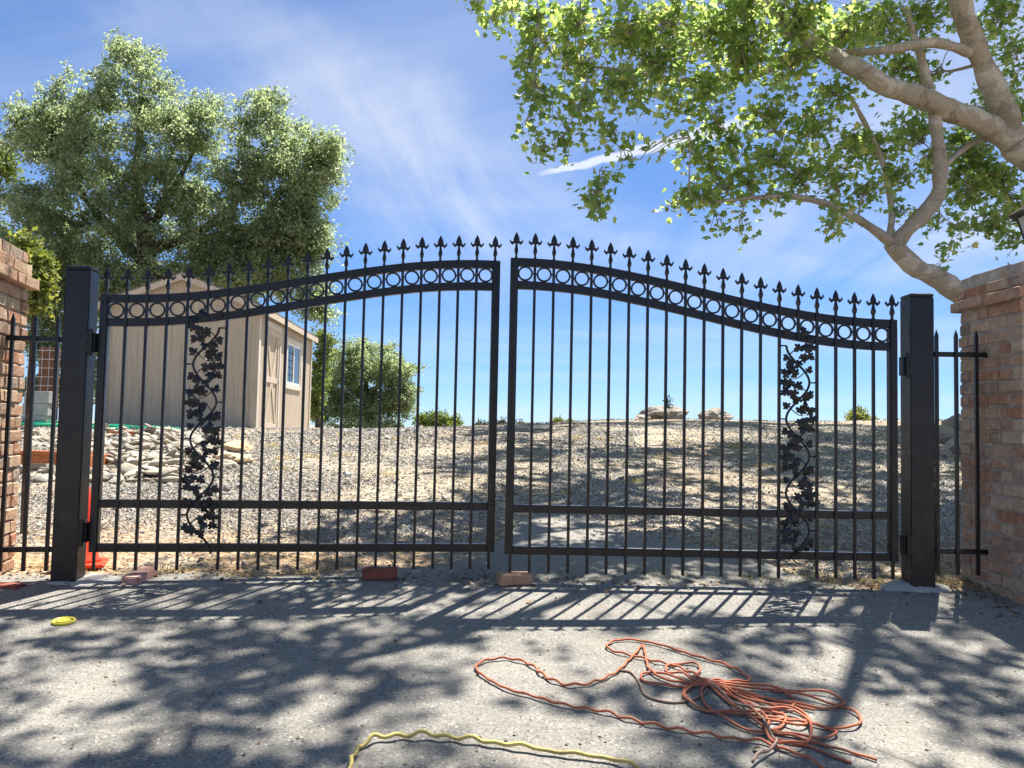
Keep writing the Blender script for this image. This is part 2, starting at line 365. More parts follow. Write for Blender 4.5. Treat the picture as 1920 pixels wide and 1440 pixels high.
def m_siding(name, col):
    m, nt, b = mat(name); L = nt.links.new; p = coords(nt)
    mp = nd(nt, 'ShaderNodeMapping'); mp.inputs['Scale'].default_value = (30, 30, 1.2); L(p, mp.inputs[0])
    g = noise(nt, mp.outputs[0], 1.0, 5, 0.6)
    oi = nd(nt, 'ShaderNodeObjectInfo')
    c = ramp(nt, g, [(0.3, tuple(x*0.82 for x in col)), (0.7, tuple(min(1, x*1.12) for x in col))])
    c = mixc(nt, 1.0, c, ramp(nt, oi.outputs['Random'], [(0, (0.98, 0.98, 0.98)), (1, (1.02, 1.02, 1.02))]), 'MULTIPLY')
    c = mixc(nt, maprange(nt, noise(nt, p, 1.3, 5, 0.65), 0.55, 0.75, 0, 0.3), c, tuple(x*0.7 for x in col))
    L(c, b.inputs['Base Color']); b.inputs['Roughness'].default_value = 0.8; b.inputs['Specular IOR Level'].default_value = 0.2
    bump(nt, b, g, 0.35, 0.006); return m
def m_glass(name, tint=(0.02, 0.025, 0.03)):
    m, nt, b = mat(name); b.inputs['Base Color'].default_value = (*tint, 1); b.inputs['Roughness'].default_value = 0.04
    b.inputs['Specular IOR Level'].default_value = 0.8; bump(nt, b, noise(nt, coords(nt), 3, 2), 0.05, 0.01); return m

MAT = dict(
    asphalt=m_asphalt(), ground=m_ground(), brick=m_brick(), metal=m_metal(),
    mortar=m_plain('mortar', (0.37, 0.32, 0.265), 0.95, 0.1, 0.3, 14, 0.8, 70),
    gravel=m_islands('gravel_stone', [(0.0, (0.17, 0.155, 0.135)), (0.2, (0.27, 0.25, 0.22)), (0.5, (0.35, 0.325, 0.29)), (0.8, (0.42, 0.395, 0.355)), (1.0, (0.52, 0.50, 0.46))], 0.9, 0.15, 40, 0.2),
    river=m_islands('river_stone', [(0.0, (0.19, 0.17, 0.14)), (0.3, (0.30, 0.27, 0.215)), (0.6, (0.39, 0.345, 0.275)), (0.85, (0.34, 0.29, 0.22)), (1.0, (0.45, 0.42, 0.365))], 0.8, 0.25, 25, 0.35, True),
    rubble=m_islands('river_rubble', [(0.0, (0.15, 0.13, 0.105)), (0.4, (0.27, 0.235, 0.185)), (0.8, (0.36, 0.32, 0.255)), (1.0, (0.44, 0.41, 0.35))], 0.85, 0.2, 25, 0.3),
    boulder=m_islands('granite_boulder', [(0, (0.30, 0.265, 0.22)), (0.5, (0.26, 0.235, 0.20)), (1, (0.36, 0.32, 0.27))], 0.9, 0.15, 9, 0.9, True),
    sandstone=m_islands('sandstone', [(0, (0.50, 0.37, 0.22)), (0.5, (0.46, 0.33, 0.20)), (1, (0.53, 0.41, 0.27))], 0.9, 0.15, 14, 0.5, True),
    concrete=m_plain('concrete', (0.36, 0.345, 0.32), 0.9, 0.2, 0.25, 6, 0.5, 45),
    block=m_plain('concrete_block', (0.36, 0.355, 0.34), 0.92, 0.15, 0.15, 10, 0.6, 80),
    siding=m_siding('shed_siding', (0.50, 0.415, 0.32)), trim=m_siding('shed_trim', (0.60, 0.50, 0.40)), whitetrim=m_siding('pale_trim', (0.66, 0.60, 0.53)),
    roof=m_plain('shingle', (0.20, 0.165, 0.13), 0.95, 0.1, 0.35, 20, 0.7, 40),
    vinyl=m_plain('white_vinyl', (0.78, 0.78, 0.76), 0.45, 0.4, 0.05), glass=m_glass('window_glass'), dark=m_plain('dark_bars_and_shade', (0.02, 0.02, 0.022), 0.8, 0.1, 0.2),  # dark: muntin colour, also the shade painted in holes, recesses and the shed
    bark=m_bark('sycamore_bark', (0.29, 0.245, 0.18), (0.41, 0.355, 0.27), (0.55, 0.505, 0.41), 4.5),
    oakbark=m_bark('oak_bark', (0.045, 0.037, 0.030), (0.085, 0.070, 0.056), (0.13, 0.11, 0.09), 4),
    leaf=m_leaf('sycamore_leaf', [(0, (0.070, 0.108, 0.042)), (0.35, (0.105, 0.150, 0.055)), (0.7, (0.145, 0.190, 0.070)), (0.93, (0.18, 0.215, 0.085)), (1, (0.26, 0.235, 0.11))], (4.2, 4.1, 2.9), 0.60, 0.45, 0.4),
    oakleaf=m_leaf('oak_leaf', [(0, (0.105, 0.142, 0.080)), (0.4, (0.160, 0.200, 0.108)), (0.8, (0.215, 0.250, 0.145)), (1, (0.285, 0.305, 0.195))], (2.5, 2.6, 2.1), 0.52, 0.40, 0.5),
    vineleaf=m_leaf('vine_leaf', [(0, (0.11, 0.15, 0.035)), (0.6, (0.17, 0.205, 0.05)), (1, (0.23, 0.24, 0.07))], (2.0, 1.9, 1.2), 0.42),
    bushleaf=m_leaf('bush_leaf', [(0, (0.075, 0.115, 0.028)), (0.6, (0.13, 0.175, 0.045)), (1, (0.19, 0.22, 0.07))], (2.0, 2.0, 1.0), 0.4),
    pine=m_leaf('pine_needle', [(0, (0.03, 0.05, 0.03)), (1, (0.06, 0.085, 0.05))], (1.2, 1.3, 1.0), 0.2),
    dry=m_leaf('dry_grass', [(0, (0.36, 0.27, 0.10)), (0.5, (0.48, 0.38, 0.16)), (1, (0.58, 0.48, 0.26))], (1.2, 1.2, 1.0), 0.35),
    litter=m_leaf('leaf_litter', [(0, (0.07, 0.045, 0.025)), (0.5, (0.16, 0.105, 0.055)), (1, (0.30, 0.21, 0.11))], (1, 1, 1), 0.15),
    cone=m_plain('cone_plastic', (0.80, 0.048, 0.008), 0.42, 0.45, 0.10, 5, 0.05),
    hose=m_dirty('orange_rubber', (0.45, 0.14, 0.07), (0.24, 0.125, 0.08), 5.0),
    hose_grey=m_plain('dusty_cord', (0.27, 0.185, 0.14), 0.7, 0.3, 0.25, 6, 0.05),
    yellow=m_dirty('yellow_cord', (0.56, 0.45, 0.14), (0.13, 0.10, 0.055), 3.2), lid=m_plain('yellow_plastic', (0.62, 0.54, 0.05), 0.45, 0.4, 0.12, 20, 0.05),
    green=m_plain('green_hose', (0.02, 0.36, 0.20), 0.4, 0.4, 0.1, 3, 0.0), timber=m_plain('stained_timber', (0.46, 0.16, 0.06), 0.75, 0.2, 0.25, 12, 0.3),
    wood=m_plain('weathered_wood', (0.16, 0.085, 0.05), 0.85, 0.15, 0.3, 12, 0.3), wire=m_plain('galvanised_wire', (0.50, 0.51, 0.52), 0.4, 0.5, 0.1, 10, 0, 60, 0.6),
    redbrick=m_plain('red_brick', (0.215, 0.075, 0.052), 0.9, 0.2, 0.3, 18, 0.6, 70), tanbrick=m_plain('tan_brick', (0.40, 0.25, 0.15), 0.9, 0.2, 0.25, 16, 0.6, 70), pinkbrick=m_plain('pink_brick', (0.46, 0.27, 0.22), 0.9, 0.2, 0.25, 16, 0.6, 70),
    lampmetal=m_plain('lantern_metal', (0.030, 0.020, 0.018), 0.5, 0.5, 0.3, 20, 0.1), lampglass=m_plain('frosted_glass', (0.40, 0.43, 0.44), 0.25, 0.5, 0.1, 30, 0.1),
)

# ------------------------------------------------------------------ ground and driveway
def axis(segs):
    out = [segs[0][0]]
    for a, b, st in segs:
        n = max(1, round((b-a)/st)); out += [a+(b-a)*i/n for i in range(1, n+1)]
    return np.array(out)
def sheet(name, xs, ys, dz, material, keep=None):
    X, Y = np.meshgrid(xs, ys); Z = height(X, Y)+dz
    V = np.stack([X, Y, Z], -1).reshape(-1, 3); nx, ny = len(xs), len(ys)
    i = np.arange(nx-1)[None]+(np.arange(ny-1)*nx)[:, None]
    F = np.stack([i, i+1, i+1+nx, i+nx], -1).reshape(-1, 4)
    if keep is not None: F = F[keep(V[F].mean(1))]
    me = bulk_mesh(name, V, F, True); return tag(link(name, me, MAT[material]), kind='structure')
sheet('ground', axis([(-3000, -300, 300), (-300, -60, 30), (-60, -12, 3), (-12, 12, 0.2), (12, 60, 3), (60, 300, 30), (300, 3000, 300)]),
      axis([(-300, -12, 36), (-12, 2, 1), (2, 24, 0.2), (24, 60, 1.5), (60, 300, 20), (300, 4000, 370)]), 0, 'ground')
def wob(x, s=0.0): return 0.05*np.sin(x*2.3+s)+0.03*np.sin(x*5.9+1.7*s)+0.018*np.sin(x*13.7+2.9*s)
def drive_edge(X):                 # how far the asphalt runs past the gate line
    e = 4.62+0.16*sstep(-2.6, -0.6, X)-0.05*sstep(1.2, 2.4, X)
    lane = sstep(-1.35, 0.25, X)*(1-sstep(1.15, 2.1, X))
    return e+lane*(1.0+0.45*np.sin(X*1.7+0.6)+0.3*np.sin(X*4.3))+wob(X)*(1+lane*3.5)
def driveway():
    xs = axis([(-9, -4.4, 0.5), (-4.4, 4.4, 0.035), (4.4, 9, 0.5)]); rows = []
    base = np.concatenate([np.linspace(-9, 1.8, 18), np.linspace(2.0, 4.3, 70)])
    nt_ = 60; V = []
    for x in xs:
        e = float(drive_edge(np.array(x))); ys = np.concatenate([base, np.linspace(4.33, e, nt_)])
        z = height(np.full(len(ys), x), ys)+0.012; z[-1] -= 0.02
        V.append(np.stack([np.full(len(ys), x), ys, z], -1))
    ny = len(V[0]); V = np.concatenate(V); nx = len(xs)
    i = (np.arange(nx-1)*ny)[:, None]+np.arange(ny-1)[None]
    F = np.stack([i, i+ny, i+ny+1, i+1], -1).reshape(-1, 4)
    return tag(link('driveway', bulk_mesh('driveway', V, F, True), MAT['asphalt']), kind='structure')
driveway()

# ------------------------------------------------------------------ brick pillars
def brick_meshes(n, jit):
    out = []
    for k in range(n):
        b = MB(); g = [-0.5, -0.42, 0.42, 0.5]; rng = random.Random(50+k); vs = {}; q = 0.085
        # chamfered box with uneven corners
        pts = []; idx = {}
        for ax in range(3):
            for s in (-1, 1):
                for a in (-1, 1):
                    for c in (-1, 1):
                        v = [0, 0, 0]; v[ax] = 0.5*s
                        o1, o2 = [i for i in range(3) if i != ax]
                        e = rng.uniform(0.02, q) if True else 0
                        v[o1] = a*(0.5-(0.03 if o1 == 0 else 0.09)*rng.uniform(0.3, 1.3)); v[o2] = c*(0.5-(0.03 if o2 == 0 else 0.09)*rng.uniform(0.3, 1.3))
                        v[ax] += rng.uniform(-jit, jit)*0.5
                        idx[(ax, s, a, c)] = len(pts); pts.append(v)
        import bmesh
        bm = bmesh.new()
        for p in pts: bm.verts.new(p)
        bmesh.ops.convex_hull(bm, input=bm.verts)
        me = bpy.data.meshes.new('brick'); bm.to_mesh(me); bm.free(); me.materials.append(MAT['brick']); out.append(me)
    return out
BRICKS = brick_meshes(12, 0.06)
def pillar(name, cx, cy, rz, label, side=0.58, top=1.815, base_z=-0.10, seed=1, rec=0.014):
    rng = random.Random(seed); root = empty(name, (cx, cy, base_z), rz); tag(root, label, 'pillar')
    H = top-base_z; course = 0.0725; n = int(round(H/course)); course = H/n
    core = MB(); hs = side/2
    core.box(-hs+rec, hs-rec, -hs+rec, hs-rec, -0.3, H-0.012)
    core.box(-hs-0.022, hs+0.022, -hs-0.022, hs+0.022, H-course*3+0.008, H-course*2-0.004)
    core.box(-hs-0.004, hs+0.004, -hs-0.004, hs+0.004, H-course*2-0.003, H-course-0.004)
    core.build('mortar_core', MAT['mortar'], root)
    D = 0.092; J = 0.011
    for i in range(n):
        fromtop = n-1-i; ext = {2: 0.038, 1: 0.012, 0: -0.012}.get(fromtop, 0.0); w = side+2*ext
        z = (i+0.5)*course
        for f in range(4):
            full = (f+i) % 2 == 0; run = w if full else w-2*(D+J)
            # a run of bricks: whole and half bats
            if full: lens = rng.choice([[2, 2, 2], [1, 2, 2, 1], [2, 1, 2, 1], [2, 1, 1, 2]])
            else: lens = rng.choice([[2, 2], [1, 2, 1], [2, 2], [2, 1, 1]])
            lens = [l*rng.uniform(0.93, 1.07) for l in lens]; tot = sum(lens); x = -run/2; sc = (run-J*(len(lens)-1))/tot
            for l in lens:
                bl = l*sc; xm = x+bl/2; x += bl+J
                dep = rng.uniform(-0.004, 0.007)
                loc = Vector((xm, -(w/2-D/2)-dep, z+rng.uniform(-0.003, 0.003)))
                rot = Matrix.Rotation(f*math.pi/2, 4, 'Z')
                m = rot @ Matrix.Translation(loc) @ Euler((rng.uniform(-.02, .02), rng.uniform(-.015, .015), rng.uniform(-.025, .025))).to_matrix().to_4x4() @ Matrix.Diagonal((bl, D, course-J*rng.uniform(0.75, 1.5), 1))
                link('brick', rng.choice(BRICKS), None, root, m)
    return root
lp = pillar('brick_pillar', -3.062, 4.46, R(12), 'sunlit pink and orange brick pillar at the left edge beside the shed side post', seed=3)
rp = pillar('brick_pillar', 3.015, 4.72, R(2), 'shaded brown brick pillar at the right edge carrying the lantern', seed=8, base_z=-0.12, rec=0.006)

# ------------------------------------------------------------------ the gate
SP = 0.108; PW = 0.0155
def finial_mesh():
    b = MB()
    # spear with diamond section, neck, collar (four sided)
    b.lathe([(0.0075, 0.0), (0.0080, 0.022), (0.0125, 0.030), (0.0145, 0.042), (0.0105, 0.055), (0.0068, 0.078), (0.0075, 0.086)], 4, phase=math.pi/4)
    b.lathe([(0.006, 0.084), (0.0150, 0.094), (0.0160, 0.104), (0.0125, 0.120), (0.0065, 0.136), (0.0008, 0.147)], 4, sy=0.62)
    for s in (1, -1):
        poly = [(0.004, 0.078), (0.012, 0.083), (0.020, 0.073), (0.027, 0.079), (0.031, 0.086), (0.035, 0.090), (0.0345, 0.099), (0.0285, 0.104), (0.029, 0.095), (0.022, 0.091), (0.015, 0.096), (0.004, 0.098)]
        poly = [(x*s, z) for x, z in poly]
        if s < 0: poly = poly[::-1]
        b.prism(poly, -0.0045, 0.0045)
    me = b.mesh('finial'); me.materials.append(MAT['metal']); return me
def ring_mesh():
    b = MB(); n, ro, ri, h = 40, 0.0435, 0.0332, 0.0060; vs = []
    for k in range(n):
        t = 2*math.pi*k/n
        for r, y in ((ro, -h), (ri, -h), (ri, h), (ro, h)): vs.append((r*math.cos(t), y, r*math.sin(t)))
    fs = [(k*4+j, k*4+(j+1) % 4, ((k+1) % n)*4+(j+1) % 4, ((k+1) % n)*4+j) for k in range(n) for j in range(4)]
    b.add(vs, fs)
    b.box(-0.0475, -0.0425, -0.004, 0.004, -0.004, 0.004); b.box(0.0425, 0.0475, -0.004, 0.004, -0.004, 0.004)
    me = b.mesh('ring'); me.materials.append(MAT['metal']); return me
def ivy_meshes():
    out = []
    for k in range(4):
        rng = random.Random(k); b = MB()
        half = [(0.0, -0.08), (0.14, -0.20), (0.30, -0.20), (0.40, -0.06), (0.33, 0.06), (0.52, 0.05), (0.64, 0.19), (0.57, 0.35), (0.36, 0.37), (0.27, 0.44), (0.37, 0.55), (0.33, 0.72), (0.16, 0.80), (0.09, 0.93), (0.0, 1.02)]
        half = [(x*rng.uniform(0.92, 1.08), z*rng.uniform(0.95, 1.05)) for x, z in half]
        poly = half+[(-x*rng.uniform(0.85, 1.1), z) for x, z in half[-2:0:-1]]
        n = len(poly)
        # domed casting: raised centre on both sides
        vs = [(x, -0.055, z) for x, z in poly]+[(x, 0.055, z) for x, z in poly]+[(0, -0.14, 0.3), (0, 0.06, 0.3)]
        fs = [(i, (i+1) % n, 2*n) for i in range(n)]+[((i+1) % n+n, i+n, 2*n+1) for i in range(n)]+[(i, i+n, (i+1) % n+n, (i+1) % n) for i in range(n)]
        b.add(vs, fs); me = b.mesh('leaf'); me.materials.append(MAT['metal']); out.append(me)
    return out
FIN, RING, IVY = finial_mesh(), ring_mesh(), ivy_meshes()
def ivy_panel(leafroot, x0, x1, ztop, zbot, flip, seed):
    """cast vine between two pickets"""
    rng = random.Random(seed); xm = (x0+x1)/2; A = 0.066; per = 0.418; y = -0.019; b = MB()
    fx = lambda z: xm+flip*A*-math.cos(2*math.pi*(ztop-z)/per)
    zs = np.arange(ztop, zbot, -0.012); pts = [(fx(z), y, z) for z in zs]
    b.tube(pts, [0.0068]*len(pts), 6)
    leaves = []
    k = 0; z = ztop
    while z > zbot+0.03:
        s = flip*(-1 if k % 2 == 0 else 1)            # side the stem touches at this turn
        xs_ = xm+s*A
        b.bar((xs_, y, z), (x0 if s < 0 else x1, y, z), 0.008, 0.008)
        # side shoots curling into the open bay
        z1 = z-0.05; st = Vector((fx(z1), y, z1)); en = Vector((xm-s*0.045, y-0.003, z-0.018)); md = (st+en)/2+Vector((0, 0, 0.022))
        sh = spline([st, md, en, en+Vector((s*0.012, 0, 0.02))], 0.008); b.tube(sh, np.linspace(0.0036, 0.0022, len(sh)), 5)
        z2 = z-0.15; st2 = Vector((fx(z2), y, z2)); en2 = Vector((xm+s*0.055, y-0.002, z-0.185)); md2 = (st2+en2)/2+Vector((0, 0, -0.018))
        sh2 = spline([st2, md2, en2, en2+Vector((-s*0.014, 0, 0.016))], 0.008); b.tube(sh2, np.linspace(0.0036, 0.0022, len(sh2)), 5)
        spots = [(0.15, 0.040, 0.054, 30), (0.48, 0.060, 0.056, 10), (0.80, 0.036, 0.052, 60), (0.92, -0.008, 0.050, 95), (0.52, 0.004, 0.058, 150), (0.12, -0.008, 0.050, 200), (0.80, -0.050, 0.054, 130), (0.40, -0.052, 0.056, 190),
                 (-0.80, 0.062, 0.046, -30), (-0.86, -0.058, 0.048, -140), (-0.42, -0.085, 0.050, -110), (0.05, -0.092, 0.052, 170)]
        for u, dz, size, ang in spots:
            zz = z+dz
            if zz < zbot+0.0: continue
            px = xm-s*u*0.074
            a = R((ang+rng.uniform(-25, 25)))*(-s)
            leaves.append((px, zz+rng.uniform(-.006, .006), size*rng.uniform(0.85, 1.1), a))
        z -= per/2; k += 1
    vine = b.build('ivy_panel', MAT['metal'], leafroot, True)
    for px, zz, size, a in leaves:
        px = min(max(px, x0+0.022), x1-0.022)
        m = Matrix.Translation((px, y-0.006, zz)) @ Matrix.Rotation(a, 4, 'Y') @ Euler((rng.uniform(-.25, .25), 0, rng.uniform(-.25, .25))).to_matrix().to_4x4() @ Matrix.Scale(size*0.92, 4)
        link('leaf', rng.choice(IVY), None, vine, m)
def gate_leaf(X0, Y0, a, ztop, zb, zm, zp, hinge_first, panel, label, seed):
    root = empty('gate_leaf', (X0, Y0, 0), a); tag(root, label, 'gate', 'swing gate leaves')
    M = MAT['metal']; x_lo, x_hi = -0.032, 20*SP+0.033
    st = 0.046
    def arch(name, off, hgt):
        xs = np.linspace(x_lo+(0.0 if off == 0 else st), x_hi-(0.0 if off == 0 else st), 61); b = MB(); vs = []
        for x in xs:
            t = ztop(x)-off
            for y, z in ((-0.02, t-hgt), (0.02, t-hgt), (0.02, t), (-0.02, t)): vs.append((x, y, z))
        m = len(xs); fs = [(i*4+j, (i+1)*4+j, (i+1)*4+(j+1) % 4, i*4+(j+1) % 4) for i in range(m-1) for j in range(4)]
        fs += [(0, 1, 2, 3), tuple((m-1)*4+j for j in (3, 2, 1, 0))]; b.add(vs, fs); b.build(name, M, root, bevel=0.003)
    arch('top_rail', 0, 0.046); arch('arch_rail', 0.132, 0.046)
    for s in (0, 1):
        xa, xb = (x_lo, x_lo+st) if s == 0 else (x_hi-st, x_hi)
        b = MB(); t0, t1 = ztop(xa)-0.0465, ztop(xb)-0.0465
        b.add([(xa, -.0215, zb-.023), (xb, -.0215, zb-.023), (xb, .0215, zb-.023), (xa, .0215, zb-.023), (xa, -.0215, t0), (xb, -.0215, t1), (xb, .0215, t1), (xa, .0215, t0)],
              [(0, 3, 2, 1), (4, 5, 6, 7), (0, 1, 5, 4), (1, 2, 6, 5), (2, 3, 7, 6), (3, 0, 4, 7)])
        b.build('stile', M, root, bevel=0.003)
    for name, z in (('middle_rail', zm), ('bottom_rail', zb)):
        MB().box(x_lo+st+.0005, x_hi-st-.0005, -.02, .02, z-.0225, z+.0225).build(name, M, root, bevel=0.003)
    for i in range(21):
        x = i*SP; b = MB(); zt = ztop(x); h = PW/2; yc = -0.0215
        top = zt+0.004
        if i == panel+1: b.box(x-h, x+h, yc-h, yc+h, zt-0.176, top)
        else: b.box(x-h, x+h, yc-h, yc+h, zp, top)
        pk = b.build('picket', M, root)
        link('finial', FIN, None, pk, Matrix.Translation((x, yc, zt)) @ Matrix.Diagonal((1.12, 1.15, 1, 1)))
        if i < 20: link('ring', RING, None, root, Matrix.Translation((x+SP/2, -0.013, ztop(x+SP/2)-0.089)))
    xa, xb = panel*SP+h, (panel+2)*SP-h
    ivy_panel(root, xa, xb, min(ztop(xa), ztop(xb))-0.195, zb-0.035, -1 if hinge_first else 1, seed)
    return root
prof = lambda lo, hi, rev: (lambda x: (lambda t: lo+(hi-lo)*(1-math.cos(math.pi*(1-t if rev else t)))/2)(min(max(x/(20*SP), 0), 1)))
gate_leaf(-2.2558, 4.5621, 0.14514, prof(1.543, 1.838, False), 0.149, 0.389, 0.0290, True, 4, 'black arched iron gate leaf in front of the shed, beside the traffic cone', 1)
gate_leaf(0.0089, 4.7021, 0.01294, prof(1.515, 1.822, True), 0.164, 0.397, 0.041, False, 14, 'black arched iron gate leaf in front of the boulders, nearer the shaded pillar', 2)

def gate_post(x0, x1, y0, y1, ztop, zbot, label, hinges, sx):
    cx, cy = (x0+x1)/2, (y0+y1)/2; root = empty('gate_post', (cx, cy, zbot)); tag(root, label, 'post'); hx, hy = (x1-x0)/2, (y1-y0)/2
    H = ztop-zbot
    MB().box(-hx, hx, -hy, hy, -0.25, H-0.012).build('shaft', MAT['metal'], root, bevel=0.008)
    b = MB(); e = -0.0008; b.box(-hx-e, hx+e, -hy-e, hy+e, H-0.0118, H+0.004)
    b.add([(-hx+.012, -hy+.012, H+.0105), (hx-.012, -hy+.012, H+.0105), (hx-.012, hy-.012, H+.0105), (-hx+.012, hy-.012, H+.0105), (-hx-e, -hy-e, H+.0042), (hx+e, -hy-e, H+.0042), (hx+e, hy+e, H+.0042), (-hx-e, hy+e, H+.0042)],
          [(0, 1, 2, 3), (4, 5, 1, 0), (5, 6, 2, 1), (6, 7, 3, 2), (7, 4, 0, 3)])
    b.build('cap', MAT['metal'], root, bevel=0.006)
    for z in hinges:
        b = MB(); x = sx*hx; zz = z-zbot; g = 0.045
        b.box(min(x, x+sx*g), max(x, x+sx*g), -hy-0.004, -hy+0.052, zz-0.055, zz+0.05)
        b.tube([(x+sx*g*0.55, -hy-0.012, zz-0.075), (x+sx*g*0.55, -hy-0.012, zz+0.07)], 0.011, 10)
        b.tube([(x+sx*g*0.15, -hy-0.004, zz+0.0), (x+sx*g*0.15, -hy-0.016, zz+0.0)], 0.007, 8)
        b.build('hinge', MAT['metal'], root)
gate_post(-2.466, -2.327, 4.50, 4.607, 1.680, -0.03, 'thick square black steel post beside the sunlit brick pillar', (1.27, 0.24), 1)
gate_post(2.268, 2.403, 4.69, 4.825, 1.658, -0.02, 'thick square black steel post beside the shaded brick pillar', (1.25, 0.24), -1)

def side_fence(label, p0, p1, picks, ztop, zr, zpt, zpb):
    """short run of pickets; p0->p1 is the run of the rails"""
    root = empty('side_fence', (*p0, 0)); tag(root, label, 'fence'); d = Vector((p1[0]-p0[0], p1[1]-p0[1], 0)); L = d.length; root.rotation_euler[2] = math.atan2(d.y, d.x)
    for z in zr: MB().box(0, L, -.012, .012, z-.014, z+.014).build('rail', MAT['metal'], root, bevel=0.002)
    for t in picks:
        b = MB(); h = 0.009; x = t*L; y = -0.0145
        b.box(x-h, x+h, y-h, y+h, zpb, zpt); b.add([(x-h, y-h, zpt+.0003), (x+h, y-h, zpt+.0003), (x+h, y+h, zpt+.0003), (x-h, y+h, zpt+.0003), (x, y, zpt+.04)], [(0, 1, 4), (1, 2, 4), (2, 3, 4), (3, 0, 4)])
        b.build('picket', MAT['metal'], root)
side_fence('short black picket run between the sunlit pillar and its gate post', (-2.815, 4.50), (-2.467, 4.57), (0.22, 0.54, 0.86), 0, (1.285, 0.135), 1.385, 0.02)
side_fence('short black picket run between the shaded pillar and its gate post', (2.404, 4.76), (2.745, 4.74), (0.11, 0.43, 0.76), 0, (1.325, 0.20), 1.43, 0.07)

# concrete round the post feet
def footing(label, cx, cy, rx, ry, seed, hgt):
    rng = random.Random(seed); root_z = float(height(cx, cy)); b = MB(); n = 28; rings = [(1.0, -0.06), (0.97, 0.015), (0.75, hgt*0.75), (0.4, hgt), (0.0, hgt)]; vs = []
    rr = [rng.uniform(0.78, 1.15) for _ in range(n)]; rr = [(rr[i]+rr[i-1]+rr[(i+1) % n])/3 for i in range(n)]
    for r, z in rings:
        for k in range(n):
            t = 2*math.pi*k/n; x, y = r*rr[k]*rx*math.cos(t), r*rr[k]*ry*math.sin(t)
            vs.append((x, y, float(height(cx+x, cy+y))-root_z+z+rng.uniform(-.004, .004)*(z > 0)))
    m = len(rings); b.add(vs, [(i*n+k, i*n+(k+1) % n, (i+1)*n+(k+1) % n, (i+1)*n+k) for i in range(m-1) for k in range(n)])
    o = b.build('concrete_footing', MAT['concrete'], None, True); o.location = (cx, cy, root_z); tag(o, label, 'footing'); return o
footing('rough pale concrete round the foot of the post beside the traffic cone', -2.31, 4.56, 0.20, 0.13, 1, 0.022)
footing('rough pale concrete round the foot of the post beside the shaded pillar', 2.31, 4.75, 0.19, 0.12, 2, 0.04)

# ------------------------------------------------------------------ lantern on the shaded pillar
def lantern():
    x, y, z = 3.085, 4.76, 1.815; root = empty('lantern', (x, y, z)); root.scale = (0.86,)*3; tag(root, 'dark pillar lantern with pale glass on top of the shaded brick pillar', 'lantern'); M = MAT['lampmetal']
    b = MB(); b.lathe([(0.085, 0), (0.085, 0.015), (0.03, 0.03), (0.026, 0.10), (0.05, 0.115), (0.06, 0.13)], 16); b.build('base', M, root, True)
    def ring4(r, zz): return [(r*math.cos(math.pi/4+i*math.pi/2), r*math.sin(math.pi/4+i*math.pi/2), zz) for i in range(4)]
    lo, hi = ring4(0.088, 0.135), ring4(0.165, 0.40)
    for i in range(4):
        j = (i+1) % 4; MB().bar(lo[i], hi[i], 0.012, 0.012, (0.3, 0.2, 0.1)).build('corner_bar', M, root)
        s = 0.985; q = [Vector((p[0]*s, p[1]*s, p[2])) for p in (lo[i], lo[j], hi[j], hi[i])]; cb = MB(); c = (q[0]+q[1]+q[2]+q[3])/4
        n_ = (q[1]-q[0]).cross(q[3]-q[0]).normalized()*0.003
        cb.add([*q, *[p-n_ for p in q]], [(0, 1, 2, 3), (7, 6, 5, 4), (0, 4, 5, 1), (1, 5, 6, 2), (2, 6, 7, 3), (3, 7, 4, 0)]); cb.build('glass_pane', MAT['lampglass'], root)
    b = MB(); b.lathe([(0.21, 0.395), (0.215, 0.405), (0.15, 0.445), (0.11, 0.49), (0.06, 0.515), (0.055, 0.535), (0.075, 0.55), (0.06, 0.575), (0.02, 0.59), (0.022, 0.605), (0.004, 0.63)], 8, phase=math.pi/8); b.build('roof', M, root)
lantern()

# ------------------------------------------------------------------ things on the ground by the gate
def chipped(dims, seed):
    import bmesh
    bm = bmesh.new(); bmesh.ops.create_cube(bm, size=1.0); bmesh.ops.scale(bm, vec=dims, verts=bm.verts)
    bmesh.ops.bevel(bm, geom=list(bm.edges), offset=0.006, segments=2, affect='EDGES'); bmesh.ops.subdivide_edges(bm, edges=list(bm.edges), cuts=2, use_grid_fill=True)
    o = Vector((seed*1.7, seed*0.3, 0))
    for v in bm.verts:
        e = sum(abs(v.co[k]) > dims[k]/2-0.012 for k in range(3)); q = mnoise.noise(v.co*38+o)
        v.co -= v.co.normalized()*(0.0018*mnoise.noise(v.co*70+o)+(0.006*max(0, q-0.15)*3 if e >= 2 else 0)); v.co.z += 0
    bmesh.ops.translate(bm, vec=(0, 0, dims[2]/2), verts=bm.verts)
    me = bpy.data.meshes.new('brick'); bm.to_mesh(me); bm.free(); return me
def free_brick(name, label, mk, loc, rz, dims, tilt=(0, 0)):
    o = link(name, chipped(dims, len(label)), MAT[mk])
    o.location = loc; o.rotation_euler = (tilt[0], tilt[1], rz); tag(o, label, 'brick', 'loose bricks by the gate'); return o
def gz(x, y): return float(height(x, y))+0.012
free_brick('loose_brick', 'dark red brick lying under the middle of the shed side gate leaf', 'redbrick', (-0.722, 4.70, gz(-0.722, 4.70)), R(3), (0.195, 0.092, 0.06))
b_ = free_brick('loose_brick', 'tan brick lying askew under the inner end of the right gate leaf', 'tanbrick', (0.035, 4.655, gz(0.035, 4.66)-0.002), R(16), (0.19, 0.092, 0.062))
free_brick('loose_brick', 'pinkish brick set endwise in the dirt near the traffic cone', 'pinkbrick', (-2.02, 4.60, gz(-2.02, 4.60)-0.012), R(82), (0.20, 0.098, 0.055), (0, R(-8)))
